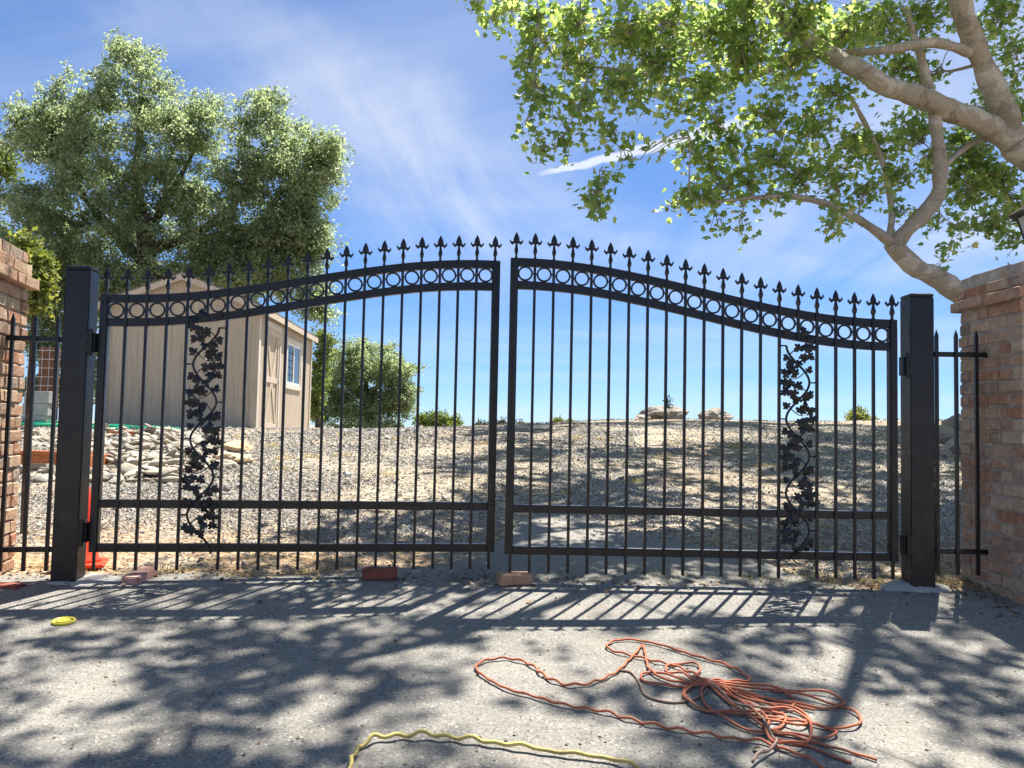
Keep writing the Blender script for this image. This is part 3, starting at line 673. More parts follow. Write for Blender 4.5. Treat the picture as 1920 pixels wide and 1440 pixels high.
pb = hit(12, 1106); free_brick('sunken_brick', 'dark red brick sunk in the asphalt at the foot of the sunlit pillar', 'redbrick', (pb[0]-0.02, pb[1]+0.02, pb[2]-0.03), R(-5), (0.20, 0.10, 0.057))
def traffic_cone():
    x, y = -2.495, 4.88; root = empty('traffic_cone', (x, y, gz(x, y)-0.01), R(20)); tag(root, 'bright orange traffic cone standing behind the gate post near the shed side', 'cone')
    b = MB(); s = 0.135
    b.box(-s, s, -s, s, 0, 0.026); b.build('base', MAT['cone'], root, bevel=0.012)
    b = MB(); b.lathe([(0.108, 0.0265), (0.106, 0.040), (0.094, 0.05), (0.060, 0.24), (0.032, 0.43), (0.028, 0.455), (0.018, 0.46)], 32); b.build('body', MAT['cone'], root, True)
traffic_cone()
def lid():
    p = hit(119, 1172); root = empty('plastic_lid', (p[0], p[1], p[2]+0.012)); root.rotation_euler = (R(5.7), 0, R(12)); root.scale = (0.76,)*3; tag(root, 'round yellow plastic lid lying on the asphalt', 'lid')
    b = MB(); b.lathe([(0.062, 0.0), (0.066, 0.003), (0.066, 0.013), (0.063, 0.016), (0.058, 0.016), (0.056, 0.010), (0.02, 0.009), (0.004, 0.009)], 40); b.build('rim', MAT['lid'], root, True)
    b = MB(); b.lathe([(0.040, 0.0095), (0.040, 0.014), (0.034, 0.0165), (0.004, 0.0168)], 32); b.build('raised_centre', MAT['lid'], root, True)
    for a0, a1 in ((20, 150), (205, 330)):
        b = MB(); vs = []
        for k in range(13):
            t = R(a0+(a1-a0)*k/12)
            for r in (0.043, 0.053): vs.append((r*math.cos(t), r*math.sin(t), 0.0108))
        b.add(vs, [(2*k, 2*k+2, 2*k+3, 2*k+1) for k in range(12)]); b.build('groove_shade_strip', MAT['dark'], root)  # flat dark strips paint the shade of the lid's recesses
lid()
def zc(x, y): return (840+x*0.45833, 1160+y*0.45833)          # coordinates read off an enlarged view of the cord
def cord(name, label, cat, paths, mk, rad, lift=0.0):
    """paths: (points in photo pixels on the driveway, wave amplitude, material, lift range)"""
    first = hit(*paths[0][0][0]); base = (float(first[0]), float(first[1]), float(first[2])); root = empty(name, base); tag(root, label, cat)
    rng = random.Random(5)
    for pts, amp, mkk, (l0, l1) in paths:
        W3 = []
        for i, q in enumerate(pts):
            p = hit(*q); W3.append((p[0], p[1], p[2]+0.012+rad+(l0 if i % 2 == 0 else l1)*(0.4+0.6*rng.random())))
        sm = spline(W3, 0.012); out = []; s = 0
        ph = rng.uniform(0, 6)
        for i, p in enumerate(sm):
            if i: s += np.linalg.norm(sm[i]-sm[i-1])
            d = sm[min(i+1, len(sm)-1)]-sm[max(i-1, 0)]; nrm = np.array([-d[1], d[0], 0]); nrm /= max(np.linalg.norm(nrm), 1e-6)
            w_ = s*2*math.pi/0.085+ph+1.3*math.sin(s*3.1+ph); am = amp*(0.62+0.38*math.sin(s*4.7+2*ph)); o = am*math.sin(w_); o2 = am*math.cos(w_)
            q = p+nrm*o*0.7+np.array([0, 0, max(0, amp+o2*0.9)])
            g = float(height(q[0], q[1]))+0.012+rad; q[2] = max(q[2], g); out.append(q)
        b = MB(); b.tube(out, rad, 8); b.build('strand', MAT[mkk], root, True, offset=base)
Z = lambda *a: [zc(x, y) for x, y in a]
LO, MID, HI = (0.0, 0.002), (0.004, 0.014), (0.012, 0.028)
cord('extension_cord', 'tangled orange extension cord lying on the asphalt in front of the gate', 'cord', [
    (Z((815, 215), (805, 160), (795, 128), (770, 160), (735, 195), (700, 232), (640, 266), (560, 292), (480, 292), (400, 262), (340, 212), (280, 190), (220, 183), (150, 194), (115, 216), (125, 242), (180, 280), (250, 315), (330, 336), (440, 370), (540, 390), (640, 406), (740, 436), (840, 460), (960, 482), (1080, 502), (1180, 521), (1260, 523), (1320, 542), (1400, 572), (1480, 600), (1560, 660)), 0.006, 'hose', LO),
    (Z((815, 215), (830, 240), (880, 268), (950, 286), (1020, 288), (1100, 300), (1180, 350), (1240, 400), (1300, 440), (1380, 440)), 0.002, 'hose', MID),
    (Z((1500, 400), (1400, 372), (1300, 350), (1180, 320), (1060, 275), (1000, 246), (930, 216), (850, 196), (780, 178), (700, 160), (655, 142), (652, 126), (680, 110), (740, 105), (800, 112), (880, 130), (960, 156), (1050, 185), (1130, 206), (1190, 236), (1232, 266), (1200, 280), (1100, 274), (1010, 288), (965, 310)), 0.005, 'hose', LO),
    (Z((965, 310), (975, 350), (1050, 400), (1180, 410), (1320, 402), (1400, 390), (1415, 355), (1340, 310), (1200, 285), (1060, 285), (1000, 270), (960, 250), (900, 240), (895, 222), (950, 203), (1010, 205), (1032, 230), (1000, 270)), 0.0, 'hose', MID),
    (Z((1000, 290), (900, 255), (830, 240), (792, 252), (800, 275), (880, 292), (960, 300), (1060, 300), (1200, 330), (1330, 380), (1420, 385)), 0.0, 'hose', MID),
    (Z((700, 228), (745, 236), (772, 262), (790, 300), (805, 330), (860, 353), (930, 362), (1000, 350), (1040, 330), (1060, 310)), 0.0, 'hose_grey', LO),
    (Z((1100, 285), (1250, 308), (1400, 316), (1540, 328), (1610, 352), (1618, 378), (1540, 388), (1420, 372), (1300, 345), (1180, 318), (1080, 300)), 0.0, 'hose', MID),
    (Z((1330, 318), (1450, 340), (1570, 372), (1660, 405), (1690, 440), (1660, 470), (1570, 472), (1460, 450), (1330, 425), (1200, 415), (1060, 400), (990, 370), (962, 330), (1000, 300)), 0.0, 'hose', MID),
    (Z((1060, 290), (1035, 320), (1055, 375), (1120, 430), (1220, 478), (1300, 490), (1365, 465), (1380, 430), (1330, 405), (1240, 380), (1140, 330), (1080, 300)), 0.0, 'hose', MID),
    (Z((1280, 400), (1380, 405), (1455, 430), (1485, 480), (1475, 530), (1410, 558), (1330, 535), (1300, 495), (1312, 445), (1280, 420)), 0.0, 'hose', HI),
    (Z((1380, 440), (1470, 450), (1570, 480), (1590, 500), (1530, 514), (1420, 500), (1320, 480), (1220, 420), (1130, 350), (1070, 295)), 0.0, 'hose', MID),
    (Z((1330, 490), (1420, 505), (1500, 530), (1600, 558), (1690, 582), (1755, 604)), 0.002, 'hose', LO),
    (Z((1310, 500), (1390, 530), (1480, 545), (1560, 580), (1650, 612)), 0.0, 'hose', LO),
    (Z((1285, 425), (1300, 480), (1330, 520), (1345, 548), (1310, 575), (1270, 600), (1245, 625)), 0.001, 'hose_grey', HI),
    (Z((1065, 285), (1110, 320), (1170, 370), (1260, 400), (1350, 400), (1410, 415)), 0.0, 'hose_grey', HI),
    (Z((1130, 300), (1200, 350), (1300, 372), (1420, 400), (1480, 440), (1440, 470), (1340, 445), (1250, 440)), 0.0, 'hose', HI),
], 'hose', 0.0051)
cord('extension_cord', 'faded yellow curly cord at the bottom edge of the driveway', 'cord', [
    ([(650, 1470), (662, 1436), (676, 1414), (704, 1400), (745, 1395), (795, 1394), (840, 1397), (885, 1402), (930, 1409), (980, 1416), (1030, 1424), (1080, 1430), (1135, 1437), (1180, 1449), (1215, 1472), (1240, 1500)], 0.0075, 'yellow', (0.0, 0.01))], 'yellow', 0.0068)

# ------------------------------------------------------------------ stones
def rock_mesh(name, seed, sub=2, rough=0.22, flat=1.0, mk='river'):
    import bmesh
    rng = random.Random(seed); bm = bmesh.new(); bmesh.ops.create_icosphere(bm, subdivisions=sub, radius=1)
    ks = [(Vector((rng.gauss(0, 1), rng.gauss(0, 1), rng.gauss(0, 1))).normalized(), rng.uniform(0.5, 1.0)) for _ in range(7)]
    for v in bm.verts:
        d = v.co.normalized(); r = 1.0
        for k, lim in ks:                       # flattened facets
            q = d.dot(k)
            if q > 0: r = min(r, (0.62+0.38*lim)/max(q, 0.45))
        r *= 1+rough*0.35*math.sin(d.x*4+seed)*math.sin(d.y*5+seed*2)*math.sin(d.z*4.3)
        v.co = d*r; v.co.z *= flat
    me = bpy.data.meshes.new(name); bm.to_mesh(me); bm.free(); me.polygons.foreach_set('use_smooth', [True]*len(me.polygons)); me.materials.append(MAT[mk]); return me
def boulder_mesh(name, seed, mk='boulder'):
    import bmesh
    from mathutils import noise as mn
    bm = bmesh.new(); bmesh.ops.create_icosphere(bm, subdivisions=5, radius=1); off = Vector((seed*3.7, seed*1.3, seed*2.1)); rng = random.Random(seed)
    ks = [(Vector((rng.gauss(0, 1), rng.gauss(0, 1), rng.gauss(0.2, .8))).normalized(), rng.uniform(0.60, 0.92)) for _ in range(11)]
    for v in bm.verts:
        d = v.co.normalized(); r = 1.0
        for k, lim in ks:
            q = d.dot(k)
            if q > 0.3: r = min(r, lim/q)
        r *= 1+0.16*mn.fractal(d*1.6+off, 1.0, 2.0, 5)+0.05*mn.fractal(d*7+off, 0.8, 2.0, 4); v.co = d*r
    me = bpy.data.meshes.new(name); bm.to_mesh(me); bm.free(); me.polygons.foreach_set('use_smooth', [True]*len(me.polygons)); me.materials.append(MAT[mk]); return me
def river_pile():
    rng = random.Random(21); MS = [rock_mesh('river_stone', k, 2, 0.5, 1.0) for k in range(14)]; n = 0; placed = []
    lab = 'pale river stone in the loose pile behind the gate, before the shed'
    for tries in range(1600):
        if n >= 290: break
        if rng.random() < 0.16: x, y = rng.uniform(40, 130), rng.uniform(812, 905)
        else: x, y = rng.uniform(150, 425), rng.uniform(806, 905)
        if x > 330 and y > 895-(x-330)*0.25: continue
        if x < 210 and 838 < y < 884: continue
        if y < 806+max(0, (x-260))*0.10: continue
        p = hit(x, y); big = rng.uniform(0.045, 0.09)*(1.2 if y > 880 else 1.0)
        if any((p[0]-q[0])**2+(p[1]-q[1])**2 < (0.50*(big+q[2]))**2 for q in placed): continue
        placed.append((p[0], p[1], big))
        o = link('river_stone', rng.choice(MS)); sx = big*rng.uniform(0.9, 1.45)
        o.scale = (sx, big*rng.uniform(0.7, 1.0), big*rng.uniform(0.22, 0.46))
        lift = rng.choice([0, 0, 0.03, 0.05])*(1 if 200 < x < 400 else 0)
        o.location = (p[0], p[1], p[2]+big*0.22+lift); o.rotation_euler = (rng.gauss(0, .30), rng.gauss(0, .30), rng.uniform(0, 6.28))
        tag(o, lab, 'stone', 'river stones in the pile'); n += 1
    # smaller stones filling the gaps, too many to count
    me = MS[0]; tv = np.array([v.co[:] for v in me.vertices]); tf = np.array([p.vertices[:] for p in me.polygons]); q = np.random.default_rng(2); P = []
    while len(P) < 520:
        x, y = (rng.uniform(150, 425), rng.uniform(804, 905)) if rng.random() < 0.85 else (rng.uniform(40, 130), rng.uniform(806, 905))
        if (x > 330 and y > 895-(x-330)*0.25) or (x < 210 and 838 < y < 884): continue
        P.append(hit(x, y))
    P = np.array(P); n = len(P); sc = q.uniform(0.025, 0.055, n); V, F = scatter(tv, tf, P+np.array([0, 0, 0.008]), rand_rot(n, q), np.stack([sc*1.3, sc, sc*0.5], -1))
    tag(link('river_rubble', bulk_mesh('river_rubble', V, F, True), MAT['rubble']), 'small river stones filling the gaps of the pile', 'stones', kind='stuff')
river_pile()
def stone_at(name, label, cat, px, py, wpx, hpx, dpt, mk, seed, group=None, sink=0.25, sub=3, Y=None):
    p = hit(px, py) if Y is None else np.array([at(px, py, Y)[0], Y, float(height(at(px, py, Y)[0], Y))])
    m = p[1]/FPX; o = link(name, boulder_mesh(name, seed, mk)); w, h = wpx*m/2, hpx*m
    o.scale = (w, dpt/2, h/(2-2*sink)*1.0+0.0); o.location = (p[0], p[1]+dpt*0.3, p[2]+o.scale[2]*(1-2*sink)); o.rotation_euler = (0, 0, random.Random(seed).uniform(-.3, .3))
    tag(o, label, cat, group); return o
stone_at('sandstone_slab', 'large flat sandy slab at the right end of the river stone pile', 'slab', 432, 872, 66, 26, 0.5, 'sandstone', 31)
stone_at('sandstone_slab', 'tan slab leaning behind the ivy strip above the larger sandy slab', 'slab', 440, 848, 58, 22, 0.5, 'sandstone', 32)
stone_at('river_stone', 'broad pale rounded stone at the front right corner of the stone pile', 'stone', 415, 882, 52, 20, 0.28, 'river', 33)
stone_at('river_stone', 'grey egg shaped boulder in front of the timber planter', 'stone', 83, 898, 26, 28, 0.2, 'boulder', 34)
stone_at('boulder', 'large weathered boulder on the crest with a sapling beside it', 'boulder', 1246, 789, 104, 30, 1.5, 'boulder', 41, 'boulders on the crest', 0.3, 3, 22.0)
stone_at('boulder', 'smaller rounded boulder on the crest right of the large one', 'boulder', 1350, 790, 64, 24, 1.1, 'boulder', 46, 'boulders on the crest', 0.3, 3, 22.0)
stone_at('boulder', 'low brown rock touching the left end of the large crest boulder', 'boulder', 1206, 790, 40, 9, 0.6, 'boulder', 43, 'boulders on the crest', 0.3, 3, 21.6)
for k, (x, w, h, Y, dz, lab) in enumerate([(1768, 50, 26, 10.6, 0.0, 'rounded rock at the front left of the heap beside the shaded pillar'), (1806, 60, 34, 10.8, 0.0, 'rock half hidden behind the edge of the shaded pillar'), (1786, 54, 30, 11.4, 0.13, 'rock in the middle of the heap beside the shaded pillar'), (1800, 50, 26, 12.0, 0.24, 'topmost rock of the heap beside the shaded pillar'), (1770, 40, 22, 11.8, 0.1, 'small rock at the back left of the heap beside the shaded pillar')]):
    stone_at('heap_rock', lab, 'rock', x, 800, w, h, 0.5, 'boulder', 60+k, 'rocks in the heap beside the pillar', 0.25, 3, Y).location.z += dz
# gravel and litter
PEB_V = np.array([(1, 0, 0), (-1, 0, 0), (0, 1, 0), (0, -1, 0), (0, 0, 1), (0, 0, -1), ], float); PEB_F = np.array([(0, 2, 4), (2, 1, 4), (1, 3, 4), (3, 0, 4), (2, 0, 5), (1, 2, 5), (3, 1, 5), (0, 3, 5)])
def pseudo(X, Y): return 0.5+0.25*np.sin(X*2.1+1.3*np.sin(Y*1.1))+0.25*np.sin(Y*2.7+1.7*np.sin(X*1.9+2))
def gravel():
    rng = np.random.default_rng(3); P = []; S = []
    for (y0, y1, n, s0, s1) in ((4.68, 7.0, 40000, 0.006, 0.014), (7.0, 10.5, 52000, 0.008, 0.0175), (10.5, 16.5, 42000, 0.011, 0.024)):
        Y = rng.uniform(y0, y1, n*2); X = rng.uniform(-0.72, 0.66, n*2)*Y; keep = np.ones(n*2, bool)
        de = Y-drive_edge(X)+0.35*(pseudo(X*3.1, Y*2.3)-0.5)
        e = np.where(Y > 4.75, np.clip(0.30+de/1.1, 0.035, 1), np.where(de > 0, 0.5, 0.0)); dens = e*np.where(Y < 5.7, np.clip(0.25+(Y-4.8)*0.7+0.5*(pseudo(X*2.3, Y*3)-0.5), 0.12, 1), 1)*np.clip(-0.2+1.5*pseudo(X*0.9+0.6*np.sin(Y*2.1), Y*0.8), 0.10, 1); keep &= rng.random(n*2) < dens
        for tx in (-0.15, 1.45): keep &= ~((np.abs(X-tx-0.10*(Y-5)+0.15*np.sin(Y*0.7)) < 0.20+0.06*np.sin(Y*3+tx)) & (rng.random(n*2) < 0.82))
        keep &= ~((X < -4.4) & (Y > 14.7)); keep &= ~((X < -2.75) & (Y < 5.0)) & ~((X > 2.65) & (Y < 5.05))
        X, Y = X[keep][:n], Y[keep][:n]; s = (s0+(s1-s0)*rng.random(len(X))**1.6)*np.where(rng.random(len(X)) < 0.012, rng.uniform(1.8, 3.2, len(X)), 1)
        P.append(np.stack([X, Y, height(X, Y)+s*0.15+np.where(Y < drive_edge(X), 0.012, 0)], -1)); S.append(np.stack([s*rng.uniform(.8, 1.4, len(X)), s*rng.uniform(.7, 1.1, len(X)), s*rng.uniform(.45, .8, len(X))], -1))
    P = np.concatenate(P); S = np.concatenate(S); R_ = rand_rot(len(P), rng); jit = PEB_V
    V, F = scatter(jit, PEB_F, P, R_, S); V = V+rng.normal(size=V.shape)*0.0022
    o = link('gravel', bulk_mesh('gravel', V, F), MAT['gravel']); tag(o, 'pale crushed gravel covering the slope behind the gate', 'gravel', kind='stuff')
gravel()
def litter():
    rng = np.random.default_rng(5); tv = np.array([(0, 0, 0), (0.5, 0.35, 0.12), (0, 1, 0.05), (-0.5, 0.4, 0.15)], float); tf = np.array([(0, 1, 2, 3)])
    n = 900; X = rng.uniform(-3.0, 3.0, n); Y = drive_edge(np.clip(X, -3, 3))*0+4.72+rng.normal(size=n)*0.10
    n2 = 800; X2 = rng.uniform(-2.6, 2.9, n2); Y2 = rng.uniform(2.6, 4.7, n2); n3 = 260; X3 = rng.normal(2.72, 0.18, n3); Y3 = rng.uniform(4.2, 5.0, n3)
    X, Y = np.concatenate([X, X2, X3]), np.concatenate([Y, Y2, Y3]); s = np.concatenate([rng.uniform(.012, .035, n), rng.uniform(.004, .017, n2)*np.where(rng.random(n2) < 0.06, 2.2, 1), rng.uniform(.012, .03, n3)])
    a = rng.uniform(0, 6.28, len(X)); t = rng.normal(size=len(X))*0.35; c, sn = np.cos(a), np.sin(a); ct, st_ = np.cos(t), np.sin(t); z0 = np.zeros_like(a)
    Rz = np.stack([np.stack([c, -sn, z0], -1), np.stack([sn, c, z0], -1), np.stack([z0, z0, z0+1], -1)], 1); Rx = np.stack([np.stack([z0+1, z0, z0], -1), np.stack([z0, ct, -st_], -1), np.stack([z0, st_, ct], -1)], 1)
    V, F = scatter(tv, tf, np.stack([X, Y, height(X, Y)+0.016], -1), Rz@Rx, s)
    o = link('leaf_litter', bulk_mesh('leaf_litter', V, F), MAT['litter']); tag(o, 'dry leaf bits and crumbs scattered along the gate line', 'litter', kind='stuff')
litter()
def grass(name, label, spots, n, hgt, mk, seed):
    rng = np.random.default_rng(seed); V = []; F = []
    for (cx, cy, r) in spots:
        for k in range(n):
            a = rng.uniform(0, 6.28); q = r*math.sqrt(rng.random()); x, y = cx+q*math.cos(a), cy+q*math.sin(a)*0.6; z = float(height(x, y)); h = hgt*rng.uniform(.4, 1.2); l = rng.normal(size=2)*h*0.55; w = 0.002*max(1.0, cy/6)
            d = np.array([-l[1], l[0]]); d = d/(np.linalg.norm(d)+1e-6)*w; b = len(V)
            V += [(x-d[0], y-d[1], z), (x+d[0], y+d[1], z), (x+l[0]*.45+d[0]*.7, y+l[1]*.45+d[1]*.7, z+h*.65), (x+l[0]*.45-d[0]*.7, y+l[1]*.45-d[1]*.7, z+h*.65), (x+l[0], y+l[1], z+h*.8)]
            F += [(b, b+1, b+2), (b, b+2, b+3), (b+3, b+2, b+4)]
    o = link(name, bulk_mesh(name, np.array(V), np.array(F)), MAT[mk]); tag(o, label, 'grass', kind='stuff')
crest_rng = random.Random(12)
crest = []
for _ in range(150):
    cy_ = crest_rng.uniform(17.5, 25); crest.append((crest_rng.uniform(-0.16, 0.58)*cy_, cy_, crest_rng.uniform(.1, .5)))
grass('crest_weeds', 'low dry weeds fringing the crest of the slope', crest, 22, 0.055, 'litter', 14)
grass('dry_grass', 'straw coloured dry grass along the gate line', [(2.12, 4.82, .10), (1.8, 4.84, .18), (1.5, 4.85, .15), (0.9, 4.9, .2), (-1.6, 4.72, .18), (-1.1, 4.78, .15), (-1.9, 4.8, .12), (2.55, 4.85, .1), (-2.6, 4.8, .12)]+[(crest_rng.uniform(-0.4, 0.5)*yy_, yy_, .12) for yy_ in [crest_rng.uniform(5.5, 13) for _ in range(34)]], 55, 0.055, 'dry', 9)

# ------------------------------------------------------------------ yard things in front of the shed
def yard():
    # planter of stained timber
    p = hit(82, 884); root = empty('timber_planter', (p[0]-0.05, p[1]+0.1, p[2]-0.02), R(3)); tag(root, 'low red brown timber planter box beside the stone pile', 'planter')
    for z0, z1 in ((0.0, 0.085), (0.088, 0.175)): MB().box(-0.35, 0.40, 0, 0.045, z0, z1).build('side_board', MAT['sandstone'] if z0 == 0 else MAT['timber'], root, bevel=0.004)
    MB().box(-0.37, 0.42, -0.03, 0.08, 0.178, 0.215).build('cap_board', MAT['timber'], root, bevel=0.004)
    MB().box(0.36, 0.40, 0.046, 0.7, 0, 0.175).build('end_board', MAT['timber'], root, bevel=0.004)
    # concrete blocks
    Y = 13.2
    for k, lab in enumerate(('lowest grey concrete block of the stack left of the shed', 'middle grey concrete block of the stack left of the shed', 'topmost grey concrete block of the stack left of the shed')):
        c = at(68, 800, Y); root = empty('concrete_block', (c[0]+0.02*k, Y, float(height(c[0], Y))+0.195*k-0.02), R(4-3*k)); tag(root, lab, 'concrete block', 'stacked concrete blocks')
        b = MB(); b.box(-0.2, 0.2, -0.1, 0.1, 0, 0.19); b.build('body', MAT['block'], root, bevel=0.006)
        for x in (-0.09, 0.09): MB().box(x-0.055, x+0.055, -0.065, 0.065, 0.1905, 0.1925).build('hole_shade_plate', MAT['dark'], root)  # thin dark plates on the solid top paint the shade of hollow cores
    # wire panel on a wooden post
    c = at(88, 760, 14.0); gzz = float(height(c[0], 14.0)); root = empty('wire_panel', (c[0], 14.0, gzz)); tag(root, 'galvanised wire mesh panel standing behind the concrete blocks', 'wire panel')
    for k in range(7): MB().tube([(-0.36+0.12*k, 0, 0), (-0.36+0.12*k, 0, 1.35)], 0.004, 5).build('vertical_wire', MAT['wire'], root)
    for k in range(9): MB().tube([(-0.37, 0.006, 0.07+0.15*k), (0.37, 0.006, 0.07+0.15*k)], 0.004, 5).build('cross_wire', MAT['wire'], root)
    c = at(92, 700, 14.4); o = MB().box(-0.16, 0.16, -0.05, 0.05, 0, 1.35).build('wooden_board', MAT['wood'], None, bevel=0.006); o.location = (c[0], 14.4, float(height(c[0], 14.4))); tag(o, 'dark brown upright board behind the wire panel', 'board')
    # green hose
    rng = random.Random(4); base = None; first = at(40, 800, 13.0); base = (float(first[0]), 13.0, float(height(first[0], 13.0))); root = empty('garden_hose', base); tag(root, 'bright green garden hose trailing along the ground before the shed', 'hose')
    for k in range(4):
        pts = []
        for i, px in enumerate(range(30, 345-25*k, 26)):
            Yk = 12.7+0.12*k+0.15*math.sin(px*0.03+k*1.4); c = at(px, 800, Yk); pts.append((c[0], Yk, float(height(c[0], Yk))+0.03+0.02*k*rng.random()))
        MB().tube(spline(pts, 0.06), 0.016, 8).build('strand', MAT['green'], root, True, offset=base)
    pts = [(at(px, 800, Yk)[0], Yk, float(height(at(px, 800, Yk)[0], Yk))+0.04) for px, Yk in ((255, 12.9), (275, 13.3), (290, 13.6), (305, 13.4), (335, 13.0))]
    MB().tube(spline(pts, 0.06), 0.016, 8).build('strand', MAT['green'], root, True, offset=base)
    p = hit(232, 818); o = MB().box(-0.2, 0.2, -0.04, 0.04, 0, 0.04).build('red_plank', MAT['timber'], None, bevel=0.004); o.location = (p[0], p[1], p[2]+0.03); o.rotation_euler = (0, 0, R(8)); tag(o, 'short reddish plank lying on the back of the stone pile', 'plank')
yard()

# ------------------------------------------------------------------ shed
def shed():
    Y0 = 15.0; c = at(478, 803, Y0); zb = 0.70; Wd = 2.72; Ln = 5.0; EV = 2.27; PK = 2.80
    far = at(579, 806, Y0+Ln); rz = math.atan2(-(far[0]-c[0]), Ln); root = empty('garden_shed', (c[0], Y0, zb), rz); tag(root, 'tan wooden garden shed with gable roof, door and window behind the gate', 'shed')
    S, T = MAT['siding'], MAT['trim']
    wall = MB(); wall.box(-Wd+0.03, -0.03, 0.03, Ln-0.03, -0.3, EV-0.02); wall.build('wall_core', MAT['wood'], root)
    sl = (PK-EV)/(Wd/2); top = lambda x: PK-abs(x+Wd/2)*sl
    bw = 0.2; n = int(round((Wd)/bw)); bw = Wd/n
    for i in range(n):
        x0, x1 = -Wd+i*bw+0.001, -Wd+(i+1)*bw-0.001; b = MB()
        pts = [(x0, -0.25), (x1, -0.25), (x1, top(x1)-0.01)]
        if x0 < -Wd/2 < x1: pts.append((-Wd/2, PK-0.01))
        pts.append((x0, top(x0)-0.01)); b.prism(pts, 0.0, 0.028); b.build('siding_board', S, root)
        b2 = MB(); b2.prism(pts, Ln-0.028, Ln); b2.build('siding_board', S, root)
    # side wall with door and window openings
    door = (0.55, 1.62, 0.02, 1.97); win = (2.35, 3.72, 0.98, 1.86)
    m = 26; sw = (Ln-0.06)/m
    for i in range(m):
        y0, y1 = 0.03+i*sw+0.003, 0.03+(i+1)*sw-0.003; cy = (y0+y1)/2; spans = [(-0.25, EV)]
        if door[0] < cy < door[1]: spans = [(door[3], EV)]
        elif win[0] < cy < win[1]: spans = [(-0.25, win[2]), (win[3], EV)]
        for a, b_ in spans: MB().box(-0.028, 0.0, y0, y1, a, b_).build('siding_board', S, root)
    for i in range(m): y0 = 0.03+i*sw+0.003; MB().box(-Wd, -Wd+0.028, y0, y0+sw-0.006, -0.25, EV).build('siding_board', S, root)
    for args in ((-0.10, 0.020, -0.022, 0.0), ): pass
    MB().box(-0.11, 0.022, -0.022, -0.001, -0.25, EV-0.02).build('corner_trim', S, root, bevel=.003)
    MB().box(0.001, 0.022, 0.0, 0.13, -0.25, EV-0.02).build('corner_trim', MAT['whitetrim'], root, bevel=.003)
    MB().box(0.001, 0.022, Ln-0.11, Ln, -0.25, EV-0.02).build('corner_trim', T, root, bevel=.003)
    MB().box(-Wd-0.022, -Wd+0.09, -0.022, -0.001, -0.25, EV-0.02).build('corner_trim', S, root, bevel=.003)
    # door
    y0, y1, z0, z1 = door; fr = MAT['whitetrim']
    for a in ((y0-0.09, y0, z0-0.05, z1), (y1, y1+0.09, z0-0.05, z1), (y0-0.12, y1+0.12, z1+.001, z1+0.12)): MB().box(0.0005, 0.03, *a).build('door_frame', fr, root, bevel=.003)
    dr = MB().box(-0.03, -0.008, y0+.004, y1-.004, z0, z1-.004).build('door', S, root)
    zm = 0.98; w = 0.11
    for a in ((y0+.006, y0+w, z0, z1-.006), (y1-w, y1-.006, z0, z1-.006)): MB().box(-0.0075, 0.014, *a).build('door_stile', T, dr, bevel=.002)
    for a, b_ in ((z0, z0+w), (zm-w/2, zm+w/2), (z1-.006-w, z1-.006)): MB().box(-0.0075, 0.014, y0+w+.001, y1-w-.001, a, b_).build('door_rail', T, dr, bevel=.002)
    ym = (y0+y1)/2
    for p, q in (((ym-0.02, zm+w/2), (y0+w+.03, z1-w-.02)), ((ym+0.02, zm+w/2), (y1-w-.03, z1-w-.02)), ((ym-0.02, zm-w/2), (y0+w+.03, z0+w+.02)), ((ym+0.02, zm-w/2), (y1-w-.03, z0+w+.02))):
        MB().bar((0.002, p[0], p[1]), (0.002, q[0], q[1]), 0.075, 0.017, (1, 0, 0)).build('door_brace', T, dr)
    MB().tube([(0.016, y1-0.06, 1.0), (0.05, y1-0.06, 1.0)], 0.012, 10).build('door_handle', MAT['wire'], dr); MB().box(0.0145, 0.02, y1-0.085, y1-0.035, 0.94, 1.06).build('lock_plate', MAT['wire'], dr)
    # window
    y0, y1, z0, z1 = win; wi = empty('window', (0, 0, 0)); wi.parent = root
    t = 0.10
    for a in ((y0-t, y0, z0-t, z1+t), (y1, y1+t, z0-t, z1+t), (y0+.001, y1-.001, z1, z1+t), (y0+.001, y1-.001, z0-t, z0)): MB().box(0.0005, 0.028, *a).build('window_trim', fr, wi, bevel=.003)
    for a in ((y0, y0+.05, z0, z1), (y1-.05, y1, z0, z1), (y0+.051, y1-.051, z1-.05, z1), (y0+.051, y1-.051, z0, z0+.05), ((y0+y1)/2-.03, (y0+y1)/2+.03, z0+.051, z1-.051)): MB().box(-0.02, 0.012, *a).build('sash', MAT['vinyl'], wi)
    MB().box(-0.012, -0.008, y0+.05, (y0+y1)/2-.03, z0+.05, z1-.05).build('pane', MAT['glass'], wi); MB().box(-0.006, -0.002, (y0+y1)/2+.03, y1-.05, z0+.05, z1-.05).build('pane', MAT['glass'], wi)
    MB().box(-0.029, -0.022, y0, y1, z0, z1).build('room_shade_panel', MAT['dark'], wi)  # thin panel coloured dark in place of the unlit interior
    for k in range(1, 5): zz = z0+.05+(z1-z0-.1)*k/5; MB().box(-0.0075, -0.003, y0+.05, (y0+y1)/2-.03, zz-.006, zz+.006).build('muntin', MAT['dark'], wi)
    yy = (y0+.05+(y0+y1)/2-.03)/2; MB().box(-0.0075, -0.0035, yy-.006, yy+.006, z0+.05, z1-.05).build('muntin', MAT['dark'], wi)
    # roof
    ov, fo, th = 0.13, 0.14, 0.03
    rf = empty('roof', (0, 0, 0)); rf.parent = root
